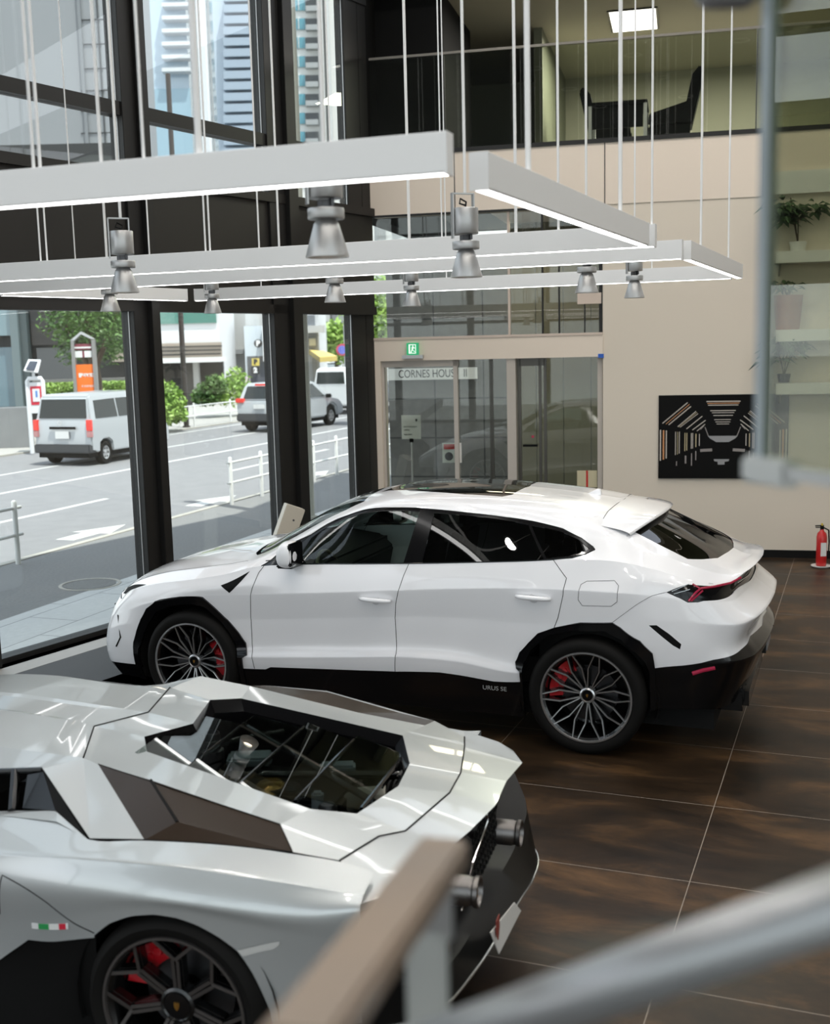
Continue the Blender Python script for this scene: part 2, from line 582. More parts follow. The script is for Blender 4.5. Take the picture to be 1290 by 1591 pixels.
# lobby beyond the entrance: dark stone wall, timber and corridor
def stone_mat():
    m = mat('stone_tiles', (.115, .11, .105), .55, noise=(9, .5, (.17, .165, .155)))
    n = m.node_tree
    b = n.nodes['Principled BSDF']
    br = n.nodes.new('ShaderNodeTexBrick')
    br.offset = 0
    br.inputs['Scale'].default_value = 1
    br.inputs['Brick Width'].default_value = .78
    br.inputs['Row Height'].default_value = .62
    br.inputs['Mortar Size'].default_value = .012
    src = b.inputs['Base Color'].links[0].from_socket
    n.links.new(src, br.inputs['Color1'])
    n.links.new(src, br.inputs['Color2'])
    br.inputs['Mortar'].default_value = (.03, .03, .03, 1)
    tc = n.nodes.new('ShaderNodeTexCoord')
    sp = n.nodes.new('ShaderNodeSeparateXYZ')
    cb_ = n.nodes.new('ShaderNodeCombineXYZ')
    n.links.new(tc.outputs['Object'], sp.inputs[0])
    n.links.new(sp.outputs['X'], cb_.inputs['X'])
    n.links.new(sp.outputs['Z'], cb_.inputs['Y'])
    n.links.new(cb_.outputs[0], br.inputs['Vector'])
    n.links.new(br.outputs['Color'], b.inputs['Base Color'])
    return m
LB = Plane(tuple(BW.pt(0, 3.2, 0))[:2], BW.a)
st = MB(Matrix()).bb(LB.uv(604, 600)[0], LB.uv(790, 440)[0], 0, .3, 0, LB.uv(700, 372)[1]).build('wall_stone', stone_mat())
st.matrix_world = LB.X
struct(st, 'grey stone tiled wall outside the entrance')
m_ = MB(LB.X)
for i in range(14):
    a = LB.uv(790, 440)[0] + i * .42
    m_.bb(a, a + .41, 0, .2, 0, z_slab_b + .9)
struct(m_.build('wall_lobby', mat('olive_lobby_panels', (.17, .155, .11), .45)), 'olive panelled lobby wall')
struct(MB(LB.X).bb(LB.uv(790, 440)[0] - .02, 4.5, -3.0, .2, z_slab_b + .15, z_slab_b + .3).build('ceiling_lobby', M['beige_warm']))
light('lobby_lamp', 'AREA', tuple(LB.pt(LB.uv(830, 440)[0], -1.2, z_slab_b)), 26, (1, .85, .62), (0, 0, 0), 1.0)
light('lobby_lamp', 'AREA', tuple(LB.pt(LB.uv(900, 440)[0], -1.4, z_win_b - .7)), 10, (.85, 1, .95), (0, 0, 0), 1.2)

# ------------------------------------------------------------------ mezzanine
ZM = z_slab_t
m_ = MB(X).bb(CORN_U, UR, 0, 7.0, ZM - .35, ZM - .04)
struct(m_.build('floor_mezzanine', mat('mezzanine_carpet', (.10, .10, .085), .8)))
struct(MB(X).bb(CORN_U - .5, UR, 6.0, 6.2, ZM, CEIL + .5).build('wall_mezzanine_back', mat('olive_wall', (.34, .33, .255), .7)))
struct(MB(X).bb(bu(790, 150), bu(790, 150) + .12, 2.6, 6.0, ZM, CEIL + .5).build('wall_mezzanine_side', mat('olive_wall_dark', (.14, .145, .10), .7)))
struct(MB(X).bb(CORN_U, bu(676, 60), .5, 2.5, ZM, CEIL + .5).build('wall_mezzanine_core', M['matt_black']), 'black core wall on the mezzanine')
ZC = BW.uv(985, 30, 2.6)[1]
struct(MB(X).bb(CORN_U - .25, CORN_U + .02, -.02, 7, z_slab_b, CEIL + .5).build('wall_mezzanine_end', M['matt_black']))
struct(MB(X).bb(CORN_U, UR, .2, 7.0, ZC, ZC + .2).build('ceiling_mezzanine', mat('mezzanine_ceiling', (.45, .43, .34), .8)))
m_ = MB(X)
zr1 = bz(700, 83)
zr0 = ZM + .015
struct(MB(X).bb(CORN_U + .05, UR, .03, .045, zr0, zr1).build('trim_9', M['rail_glass']), 'glass balustrade of the mezzanine')
m_ = MB(X).bb(CORN_U + .05, UR, .02, .055, zr1, zr1 + .03)
struct(m_.build('trim_10', mat('handrail_bronze', (.36, .33, .29), .3, metal=.8)), 'slim metal rail on the mezzanine glass')
m_ = MB(X)
for px in (864, 1176, 690):
    c = bu(px, 150)
    m_.bb(c - .006, c + .006, .025, .05, zr0, zr1)
struct(m_.build('trim_11', M['black_frame']))

# ------------------------------------------------------------------ ceiling, other walls behind the camera
pts = [FAC.pt(-20, .15, 0), FAC.pt(CORN_S, .15, 0), BW.pt(UR, .4, 0), Vector((12, -4, 0)), Vector((-4, -9, 0))]
m_ = MB()
n_ = len(pts)
m_.add([(p.x, p.y, CEIL) for p in pts] + [(p.x, p.y, CEIL + .3) for p in pts], [tuple(range(n_)), tuple(range(2 * n_ - 1, n_ - 1, -1))] + [(i, (i + 1) % n_, (i + 1) % n_ + n_, i + n_) for i in range(n_)])
struct(m_.build('ceiling', mat('ceiling_dark', (.10, .098, .095), .8)))
def wall_between(a, b, name, m, z1=CEIL):
    a, b = Vector(a), Vector(b)
    d = b - a
    L_ = d.length
    mm = MB(Matrix.Translation((a.x, a.y, 0)) @ Matrix.Rotation(math.atan2(d.y, d.x), 4, 'Z'))
    mm.bb(0, L_, -.2, 0, 0, z1)
    return struct(mm.build(name, m))
P_far = BW.pt(UR, 0, 0)
wall_between((P_far.x, P_far.y, 0), (12, -4, 0), 'wall_right', M['beige_wall'])
def glazed_between(a, b, tag_, n, k0):
    a, b = Vector((a[0], a[1], 0)), Vector((b[0], b[1], 0))
    d = b - a
    L_ = d.length
    XX = Matrix.Translation(a) @ Matrix.Rotation(math.atan2(d.y, d.x), 4, 'Z')
    mm = MB(XX)
    for i in range(n + 1):
        mm.bb(L_ * i / n - .1, L_ * i / n + .1, -.12, .12, 0, CEIL)
    for z in (0.03, 3.4, 6.4, CEIL - .1):
        mm.bb(0, L_, -.06, .06, z - .04, z + .06)
    struct(mm.build('wall_rear' + tag_, M['black_frame']))
    for i in range(n):
        struct(MB(XX).bb(L_ * i / n + .1, L_ * (i + 1) / n - .1, -.006, .006, .09, CEIL - .15).build('window_%d' % (k0 + i), M['window_glass']))
    c = XX @ Vector((L_ / 2, 0, CEIL / 2))
    inward = Vector((-d.y, d.x, 0)).normalized() * -1
    if (Vector((0, 6, 0)) - a).dot(inward) < 0: inward = -inward
    lp_ = light('daylight_portal', 'AREA', tuple(c + inward * .2), 1, (1, 1, 1), inward.to_track_quat('-Z', 'Z').to_euler(), L_, CEIL)
    lp_.data.cycles.is_portal = True
glazed_between((12, -4), (-4, -9), '', 6, 80)
glazed_between((-4, -9), tuple(FAC.pt(-20, 0, 0))[:2], '_left', 4, 90)
# ------------------------------------------------------------------ car body tools: smooth control-net surfaces cut into panels
def _cr(P, t, crease=()):
    """Catmull-Rom along axis 0 of P at parameters t (0..n-1)"""
    n = P.shape[0]
    i = np.clip(np.floor(t).astype(int), 0, n - 2)
    f = (t - i)
    p1, p2 = P[i], P[i + 1]
    im, ip = np.clip(i - 1, 0, n - 1), np.clip(i + 2, 0, n - 1)
    p0, p3 = P[im], P[ip]
    cm = np.array([(k in crease) or k == 0 for k in range(n)])
    cp = np.array([(k in crease) or k == n - 1 for k in range(n)])
    sh = (-1,) + (1,) * (P.ndim - 1)
    a = cm[i].reshape(sh); b = cp[i + 1].reshape(sh)
    m1 = np.where(a, (p2 - p1), (p2 - p0) / 2)
    m2 = np.where(b, (p2 - p1), (p3 - p1) / 2)
    f = f.reshape(sh)
    return (2 * f**3 - 3 * f**2 + 1) * p1 + (f**3 - 2 * f**2 + f) * m1 + (-2 * f**3 + 3 * f**2) * p2 + (f**3 - f**2) * m2

class Surf:
    def __init__(s, net, crease_s=(), crease_v=(), flip=False):
        s.P = np.array(net, float)            # [ns, nv, 3]
        s.cs, s.cv, s.flip = crease_s, crease_v, flip
        s.ns, s.nv = s.P.shape[:2]
    def ev(s, q):
        q = np.atleast_2d(np.array(q, float))
        S_, V_ = np.clip(q[:, 0], 0, s.ns - 1), np.clip(q[:, 1], 0, s.nv - 1)
        A = _cr(s.P, S_, s.cs)                # [k, nv, 3]
        out = np.zeros((len(q), 3))
        i = np.clip(np.floor(V_).astype(int), 0, s.nv - 2)
        f = (V_ - i)[:, None]
        k = np.arange(len(q))
        p1, p2 = A[k, i], A[k, i + 1]
        p0, p3 = A[k, np.clip(i - 1, 0, None)], A[k, np.clip(i + 2, None, s.nv - 1)]
        c0 = np.array([(j in s.cv) or j == 0 for j in range(s.nv)]); c1 = np.array([(j in s.cv) or j == s.nv - 1 for j in range(s.nv)])
        m1 = np.where(c0[i][:, None], p2 - p1, (p2 - p0) / 2)
        m2 = np.where(c1[i + 1][:, None], p2 - p1, (p3 - p1) / 2)
        return (2 * f**3 - 3 * f**2 + 1) * p1 + (f**3 - 2 * f**2 + f) * m1 + (-2 * f**3 + 3 * f**2) * p2 + (f**3 - f**2) * m2
    def nrm(s, q, sv=None):
        q = np.atleast_2d(np.array(q, float))
        e = 2e-3
        if sv is not None:                    # look inward from the face's own side of a crease
            q = q + (sv - q) * 1e-2
        def cl(a):
            return np.stack([np.clip(a[:, 0], 1e-4, s.ns - 1 - 1e-4), np.clip(a[:, 1], 1e-4, s.nv - 1 - 1e-4)], 1)
        a = s.ev(cl(q + [e, 0])) - s.ev(cl(q - [e, 0]))
        b = s.ev(cl(q + [0, e])) - s.ev(cl(q - [0, e]))
        n = np.cross(a, b)
        n /= np.linalg.norm(n, axis=1)[:, None] + 1e-12
        return -n if s.flip else n

_RT, _UP, _FW = (np.array(v) for v in (_rt, _up, _fw))
class CarFrame:
    def __init__(s, x, y, yaw):
        s.loc, s.yaw = (x, y, 0), yaw
        s.o = np.array([x, y, 0.])
        s.F = np.array([math.cos(yaw), math.sin(yaw), 0.])
        s.L = np.array([-math.sin(yaw), math.cos(yaw), 0.])
        s.inv = (Matrix.Translation((x, y, 0)) @ Matrix.Rotation(yaw, 4, 'Z')).inverted()
    def world(s, p):
        p = np.atleast_2d(p)
        return s.o + p[:, :1] * s.F + p[:, 1:2] * s.L + p[:, 2:] * np.array([0, 0, 1.])
    def px(s, p):
        d = s.world(p) - np.array([0, 0, CAMH])
        z = d @ _FW
        return np.stack([645 + FPX * (d @ _RT) / z, 795.5 - FPX * (d @ _UP) / z], 1)
    def hit(s, u, v, x=None, y=None, z=None):
        d = ray(u, v)
        o, p = s.inv @ CAM, s.inv @ (CAM + d)
        d = p - o
        i, w = [(k, q) for k, q in enumerate((x, y, z)) if q is not None][0]
        t = (w - o[i]) / d[i]
        return o + d * t
def grid_of(S):
    g = getattr(S, '_g', None)
    if g is None:
        a, b = np.meshgrid(np.linspace(0, S.ns - 1, (S.ns - 1) * 10 + 1), np.linspace(0, S.nv - 1, (S.nv - 1) * 8 + 1), indexing='ij')
        q = np.stack([a.ravel(), b.ravel()], 1)
        S._g = g = (q, S.ev(q), S.nrm(q))
    return g
def pix2sv(S, CF, pts, clampv=None):
    q, P3, N3 = grid_of(S)
    key = '_px%d' % id(CF)
    if not hasattr(S, key):
        w = CF.world(P3) - np.array([0, 0, CAMH])
        nw = CF.world(P3 + N3) - CF.world(P3)
        setattr(S, key, (CF.px(P3), (w * nw).sum(1) < 0))
    pp, front = getattr(S, key)
    out = []
    for u, v in pts:
        d = (pp[:, 0] - u)**2 + (pp[:, 1] - v)**2 + np.where(front, 0, 1e5)
        c = q[np.argmin(d)].copy()
        for _ in range(8):
            e = 1e-3
            c = np.array([min(max(c[0], e), S.ns - 1 - e), min(max(c[1], e), S.nv - 1 - e)])
            b = CF.px(S.ev([c, c + [e, 0], c + [0, e]]))
            J = np.stack([(b[1] - b[0]) / e, (b[2] - b[0]) / e], 1)
            r = np.array([u, v]) - b[0]
            st = np.linalg.lstsq(J, r, rcond=1e-6)[0]
            st = np.clip(st, -.6, .6)
            c = c + st
            c = np.array([min(max(c[0], 0), S.ns - 1), min(max(c[1], 0), S.nv - 1)])
        if clampv is not None and abs(c[1] - clampv) < .35: c[1] = clampv
        out.append(tuple(c))
    return out
def dens(pts, closed=True, step=.12, sc=(1, 1)):
    out = []
    n = len(pts)
    for i in range(n if closed else n - 1):
        a, b = np.array(pts[i], float), np.array(pts[(i + 1) % n], float)
        k = max(1, int(math.ceil(math.hypot(*((b - a) * sc)) / step)))
        out += [tuple(a + (b - a) * j / k) for j in range(k)]
    if not closed: out.append(tuple(pts[-1]))
    return out
def inside(poly, p):
    x, y = p
    c = False
    n = len(poly)
    for i in range(n):
        x1, y1 = poly[i]; x2, y2 = poly[i - 1]
        if (y1 > y) != (y2 > y) and x < (x2 - x1) * (y - y1) / (y2 - y1) + x1:
            c = not c
    return c
def cut_panels(S, regions, gs, gv, sc=(1, 1)):
    """regions: [(key, polygon in (s,v))]; returns {key: (points sv, triangles)}"""
    pts, edges = [], []
    def addloop(pl, closed=True):
        b = len(pts)
        pts.extend(pl)
        n = len(pl)
        edges.extend([(b + i, b + (i + 1) % n) for i in range(n if closed else n - 1)])
    S1, V1 = S.ns - 1, S.nv - 1
    addloop(dens([(0, 0), (S1, 0), (S1, V1), (0, V1)], True, .2))
    polys = []
    for k, pl in regions:
        pl = [(min(max(a, 0), S1), min(max(b, 0), V1)) for a, b in pl]
        d_ = dens(pl, True, .12)
        polys.append((k, d_))
        addloop(d_)
    rng = random.Random(3)
    for a in np.arange(gs / 2, S1, gs):
        for b in np.arange(gv / 2, V1, gv):
            pts.append((a + rng.uniform(-.05, .05) * gs, b + rng.uniform(-.05, .05) * gv))
    for c in sorted(set(S.cv)):
        addloop([(a, float(c)) for a in np.arange(0, S1 + 1e-6, gs)], False)
    vo, eo, fo, *_ = geometry.delaunay_2d_cdt([Vector(p) for p in pts], edges, [], 0, 1e-5)
    V = np.array([tuple(v) for v in vo])
    res = {}
    bbs = [(k, p, min(a for a, b in p), max(a for a, b in p), min(b for a, b in p), max(b for a, b in p)) for k, p in polys]
    for f in fo:
        c = V[list(f)].mean(0)
        key = 'body'
        for k, p, a0, a1, b0, b1 in bbs:
            if a0 <= c[0] <= a1 and b0 <= c[1] <= b1 and inside(p, c):
                key = k
                break
        res.setdefault(key, []).append(tuple(f))
    return V, res
def panel(S, V, tris, name, m, parent, mirror=False, off=0.0, rim=0.0, extra=None):
    tris = np.array(tris)
    idx = np.unique(tris)
    mp = {v: i for i, v in enumerate(idx)}
    q = V[idx]
    P = S.ev(q)
    cen = V[tris].mean(1)
    # normals per corner, looking from the triangle's own side of creases
    qc = V[tris.ravel()]
    Nc = S.nrm(qc, np.repeat(cen, 3, axis=0))
    Nv = np.zeros_like(P)
    for i, v in enumerate(tris.ravel()): Nv[mp[v]] += Nc[i]
    Nv /= np.linalg.norm(Nv, axis=1)[:, None] + 1e-9
    P = P + Nv * off
    F_ = [tuple(mp[v] for v in t) for t in tris]
    # orient with the surface normal
    F2 = []
    for t, n in zip(F_, Nc.reshape(-1, 3, 3).mean(1)):
        a, b, c = P[t[0]], P[t[1]], P[t[2]]
        F2.append(t if np.dot(np.cross(b - a, c - a), n) > 0 else (t[0], t[2], t[1]))
    cn = []
    for t in F2:
        cn.append(t)
    # corner normals in the order of F2
    Nd = {}
    for fi, t in enumerate(F_):
        for j in range(3): Nd[(fi, t[j])] = Nc[fi * 3 + j]
    normals = [Nd[(fi, v)] for fi, t in enumerate(F2) for v in t]
    if rim:
        from collections import Counter
        ec = Counter()
        for t in F2:
            for j in range(3): ec[frozenset((t[j], t[(j + 1) % 3]))] += 1
        base = {}
        Pl, add = list(P), []
        for t in F2:
            for j in range(3):
                a, b = t[j], t[(j + 1) % 3]
                if ec[frozenset((a, b))] == 1:
                    for w in (a, b):
                        if w not in base:
                            base[w] = len(Pl)
                            Pl.append(P[w] - Nv[w] * rim)
                    add.append((b, a, base[a], base[b]))
        P = np.array(Pl)
        for t in add:
            e1, e2 = P[t[1]] - P[t[0]], P[t[3]] - P[t[0]]
            n = np.cross(e1, e2); n /= np.linalg.norm(n) + 1e-12
            normals += [n] * 4
        F2 = F2 + add
    normals = np.array(normals)
    if mirror:
        P = P * [1, -1, 1]
        normals = normals * [1, -1, 1]
        o_, k = [], 0
        for t in F2:
            blk = normals[k:k + len(t)]
            o_.append(blk[::-1]); k += len(t)
        normals = np.concatenate(o_)
        F2 = [t[::-1] for t in F2]
    me = D.meshes.new(name)
    me.from_pydata([tuple(p) for p in P], [], F2)
    me.materials.append(m)
    me.shade_smooth()
    me.update()
    me.normals_split_custom_set([tuple(n) for n in normals])
    o = D.objects.new(name, me)
    COL.objects.link(o)
    o.parent = parent
    return o
def strip(S, svs, r, name, m, parent, mirror=False, off=.0, step=.08, mb=None):
    d_ = dens(svs, False, step)
    P = S.ev(d_)
    if mirror: P = P * [1, -1, 1]
    t = mb or MB()
    t.tube([tuple(p) for p in P], r, 6)
    return None if mb else t.build(name, m, parent, smooth=True)

def car_wheel(parent, cx, cy, r, rimr, w, kind, caliper_ang, side=1):
    """one wheel about (cx, cy, r); side=+1 faces +y"""
    t = D.objects.new('wheel', None)
    COL.objects.link(t)
    t.parent = parent
    t.location = (cx, cy, r)
    if side < 0: t.rotation_euler = (0, 0, PI)
    hw = w / 2
    # tyre: outer face at y = hw
    sh = rimr + (r - rimr) * .55
    prof = [(rimr - .01, -hw * .80), (rimr + .012, -hw * .93), (sh, -hw), (r - .018, -hw * .93), (r, -hw * .74), (r + .001, 0), (r, hw * .74), (r - .018, hw * .93), (sh, hw), (rimr + .02, hw * .965), (rimr + .004, hw * .90), (rimr - .01, hw * .8)]
    MB().lathe(prof, n=72, axis='y').build('tyre', M['tyre'], t, smooth=50)
    # barrel and lip
    mb = MB().lathe([(rimr - .006, hw * .86), (rimr - .022, hw * .80), (rimr - .035, hw * .3), (rimr - .05, -hw * .7), (rimr - .08, -hw * .8), (.05, -hw * .8)], n=64, axis='y')
    mb.build('rim', M['rim_dark'], t, smooth=50)
    bright = M['rim_bright'] if kind == 'star' else M['rim_bronze']
    MB().lathe([(rimr + .006, hw * .90), (rimr + .004, hw * .955), (rimr - .006, hw * .955), (rimr - .010, hw * .90)], n=72, axis='y').build('rim_lip', bright, t, smooth=40)
    MB().lathe([(.19 if kind == 'star' else .18, -.01), (.19 if kind == 'star' else .18, .012), (.06, .012), (.06, -.01)], n=48, axis='y').build('brake_disc', M['steel'], t, smooth=40)
    # caliper: arc block
    mb = MB()
    a0 = caliper_ang
    ro, ri = rimr - .04, rimr - .13
    seg = 8
    vs = []
    for i in range(seg + 1):
        a = a0 + R(-35 + 70 * i / seg)
        for rr in (ri, ro):
            for yy in (-.045, .055):
                vs.append((rr * math.cos(a), yy - (0.012 if rr == ri else 0), rr * math.sin(a)))
    fs = [(0, 1, 3, 2), (seg * 4, seg * 4 + 2, seg * 4 + 3, seg * 4 + 1)]
    for i in range(seg):
        b = i * 4
        for p_, q_ in ((0, 1), (1, 3), (3, 2), (2, 0)):
            fs.append((b + p_, b + q_, b + 4 + q_, b + 4 + p_))
    mb.add(vs, fs)
    for k in (-14, 2, 16):
        a = a0 + R(k)
        mb.lathe([(.0001, .062), (.016, .062), (.018, .050)], c=((ri + ro) / 2 * math.cos(a), 0, (ri + ro) / 2 * math.sin(a)), n=12, axis='y')
    mb.build('brake_caliper', M['caliper_red'], t, smooth=35)
    yo, yh = hw * .90, hw * .90 - (.055 if kind == 'star' else .035)
    def P(rr, a, dy=0):
        k = (rr - .05) / (rimr - .05)
        return Vector((rr * math.cos(a), yh + (yo - yh) * k ** 1.3 + dy, rr * math.sin(a)))
    def bar(mb, p, q, wd, th):
        d = (q - p).normalized()
        u = Vector((0, 1, 0))
        sd_ = d.cross(u).normalized()
        vs = []
        for c in (p, q):
            for i, j in ((-1, 0), (1, 0), (1.5, -1), (-1.5, -1)):
                vs.append(c + sd_ * wd * i + u * th * j)
        mb.add(vs, [(0, 1, 2, 3), (7, 6, 5, 4), (0, 4, 5, 1), (1, 5, 6, 2), (2, 6, 7, 3), (3, 7, 4, 0)])
    if kind == 'star':
        for i in range(10):
            a = R(104.4 + 36 * i)
            mb = MB()
            loop = [(.055, a + R(14)), (rimr * .62, a + R(11.5)), (rimr - .002, a + R(3.2)), (rimr - .002, a - R(3.2)), (rimr * .62, a - R(11.5)), (.055, a - R(14))]
            pts = [P(*l) for l in loop]
            for p_, q_ in ((0, 1), (1, 2), (3, 4), (4, 5)):
                bar(mb, pts[p_], pts[q_], .0031, .022)
            mb.build('spoke', bright, t)
            mb = MB()
            inn = [P(rr * 1.0, aa, -.010) for rr, aa in loop]
            for p_, q_ in ((0, 1), (1, 2), (3, 4), (4, 5)):
                bar(mb, inn[p_] , inn[q_], .0075, .045)
            mb.build('spoke_back', M['rim_dark'], t)
    else:
        for i in range(7):
            mb, mk = MB(), MB()
            a = R(92 + 360 / 7 * i)
            J = P(rimr * .66, a)
            q_n = Vector((math.sin(-a), 0, math.cos(a))) * .010
            for p_, q_ in ((P(.06, a + R(8)), J + q_n), (P(.06, a - R(8)), J - q_n), (J, P(rimr - .002, a + R(17.5))), (J, P(rimr - .002, a - R(17.5)))):
                bar(mb, p_, q_, .0062, .02)
                bar(mk, p_ - Vector((0, .003, 0)), q_ - Vector((0, .003, 0)), .0078, .05)
            mb.build('spoke', bright, t)
            mk.build('spoke_back', M['rim_dark'], t)
    hubr = .042 if kind == 'star' else .058
    y2 = P(.05, 0).y
    hb = MB().lathe([(hubr + .012, y2 - .05), (hubr + .010, y2 + .004), (hubr, y2 + .010), (hubr * .9, y2 + .004), (.0005, y2 + .006)], n=32, axis='y').build('hub', M['rim_dark'] if kind != 'star' else bright, t, smooth=40)
    MB().lathe([(hubr * .88, y2 + .002), (hubr * .86, y2 + .0075), (.0005, y2 + .009)], n=24, axis='y').build('hub_cap', M['gloss_black'], hb, smooth=40)
    sh_ = [(-.35, .5), (.35, .5), (.38, .1), (.22, -.35), (0, -.6), (-.22, -.35), (-.38, .1)]
    MB().prism([(a * hubr * .5, b * hubr * .5) for a, b in sh_], y2 + .008, y2 + .0115).build('hub_badge', M['gold'], hb)
    return t
# ------------------------------------------------------------------ the white sport SUV
def components(tris):
    par = {}
    def find(a):
        while par[a] != a:
            par[a] = par[par[a]]; a = par[a]
        return a
    for t in tris:
        for v in t: par.setdefault(v, v)
        for v in t[1:]: par[find(t[0])] = find(v)
    g = {}
    for t in tris: g.setdefault(find(t[0]), []).append(t)
    return [c for c in g.values() if len(c) > 3]
UF = CarFrame(.048, 8.734, R(158.9))
def lerp_tab(tab, x):
    xs = [t[0] for t in tab]; ys = [t[1] for t in tab]
    if xs[0] > xs[-1]: xs, ys = xs[::-1], ys[::-1]
    return float(np.interp(x, xs, ys))
# upper net: belt, window head, roof edge, roof mid, centre line
UB = [
 [(2.22,.80,.80),(2.30,.68,.82),(2.37,.50,.83),(2.42,.28,.83),(2.44,0,.83)],
 [(2.05,.88,.90),(2.12,.72,.93),(2.18,.52,.94),(2.22,.28,.95),(2.23,0,.955)],
 [(1.80,.93,.97),(1.83,.78,1.02),(1.86,.56,1.05),(1.88,.30,1.065),(1.89,0,1.07)],
 [(1.50,.955,1.02),(1.50,.82,1.08),(1.52,.62,1.11),(1.53,.32,1.135),(1.54,0,1.14)],
 [(1.20,.955,1.075),(1.20,.85,1.125),(1.22,.68,1.15),(1.25,.36,1.175),(1.27,0,1.185)],
 [(.96,.945,1.14),(.97,.87,1.17),(1.00,.78,1.185),(1.12,.40,1.205),(1.16,0,1.21)],
 [(.72,.935,1.165),(.74,.83,1.26),(.72,.765,1.32),(.86,.40,1.345),(.92,0,1.35)],
 [(.45,.93,1.18),(.45,.76,1.42),(.43,.70,1.475),(.56,.38,1.50),(.62,0,1.51)],
 [(.15,.93,1.195),(.15,.715,1.535),(.13,.645,1.585),(.20,.36,1.62),(.24,0,1.63)],
 [(-.20,.93,1.217),(-.20,.695,1.57),(-.20,.625,1.62),(-.20,.36,1.655),(-.20,0,1.665)],
 [(-.60,.93,1.24),(-.60,.69,1.562),(-.60,.62,1.61),(-.60,.36,1.655),(-.60,0,1.668)],
 [(-1.0,.93,1.265),(-1.0,.70,1.525),(-1.0,.62,1.58),(-1.0,.36,1.63),(-1.0,0,1.645)],
 [(-1.35,.93,1.295),(-1.35,.74,1.455),(-1.35,.64,1.53),(-1.38,.36,1.59),(-1.38,0,1.605)],
 [(-1.65,.925,1.30),(-1.65,.78,1.39),(-1.64,.66,1.46),(-1.68,.36,1.53),(-1.70,0,1.55)],
 [(-1.90,.91,1.26),(-1.92,.76,1.33),(-1.93,.62,1.365),(-1.95,.34,1.42),(-1.97,0,1.44)],
 [(-2.12,.87,1.195),(-2.15,.73,1.25),(-2.17,.56,1.275),(-2.20,.30,1.305),(-2.22,0,1.315)],
 [(-2.29,.78,1.15),(-2.33,.64,1.19),(-2.36,.48,1.205),(-2.385,.25,1.215),(-2.40,0,1.22)],
 [(-2.385,.68,1.145),(-2.45,.54,1.185),(-2.495,.38,1.20),(-2.52,.20,1.21),(-2.53,0,1.21)],
]
za2 = [(2.3,.68),(2.05,.76),(1.8,.84),(1.5,.90),(1.2,.925),(.96,.94),(.35,.988),(-.19,1.035),(-.69,1.075),(-1.07,1.10),(-1.5,1.115),(-1.9,1.10)]
za5 = [(2.05,.42),(1.5,.46),(1.07,.477),(-.15,.573),(-.46,.597),(-.885,.535),(-1.05,.53),(-1.5,.58),(-1.9,.66)]
za6 = [(2.05,.33),(1.5,.35),(1.08,.375),(-.144,.451),(-.47,.471),(-.86,.44),(-1.05,.45),(-1.5,.50),(-1.9,.57)]
UA = []
UA_front = [  # stations from the nose's centre to the corner (a1..a7)
 [(2.47,0,.72),(2.49,0,.64),(2.50,0,.54),(2.50,0,.45),(2.49,0,.38),(2.47,0,.30),(2.38,0,.22)],
 [(2.45,.28,.72),(2.47,.29,.64),(2.48,.29,.54),(2.48,.29,.45),(2.47,.29,.38),(2.45,.29,.30),(2.36,.28,.22)],
 [(2.41,.51,.73),(2.43,.53,.65),(2.44,.54,.55),(2.44,.54,.45),(2.43,.54,.38),(2.41,.54,.30),(2.33,.52,.22)],
 [(2.34,.71,.74),(2.36,.74,.66),(2.375,.76,.56),(2.38,.77,.46),(2.37,.77,.38),(2.35,.77,.30),(2.28,.74,.22)],
 [(2.25,.84,.74),(2.265,.87,.68),(2.29,.89,.58),(2.30,.90,.48),(2.30,.90,.40),(2.27,.90,.32),(2.2,.88,.22)],
 [(2.05,.93,.84),(2.05,.95,.76),(2.06,.965,.65),(2.06,.965,.52),(2.06,.96,.42),(2.05,.95,.33),(2.02,.92,.22)],
]
for k in range(4): UA.append([UB[0][4 - k]] + UA_front[k])
for k in range(2): UA.append([UB[k][0]] + UA_front[4 + k])
for i in range(2, 14):
    x, y0, z0 = UB[i][0]
    z2, z5, z6 = (lerp_tab(t, x) for t in (za2, za5, za6))
    ywh = max(0, 1 - abs(x + 1.5) / .75) * .030 + max(0, 1 - abs(x - 1.5) / .55) * .018
    z1 = z2 + (z0 - z2) * .45
    UA.append([(x, y0, z0), (x, y0 + .036 + ywh * .3, z1), (x, .984 + ywh, z2), (x, .946 + ywh * 1.5, z5 + (z2 - z5) * .58), (x, .944 + ywh * 1.8, z5 + (z2 - z5) * .14), (x, .982 + ywh * .4, z5 - .012), (x, .970, z6), (x, .92, .20)])
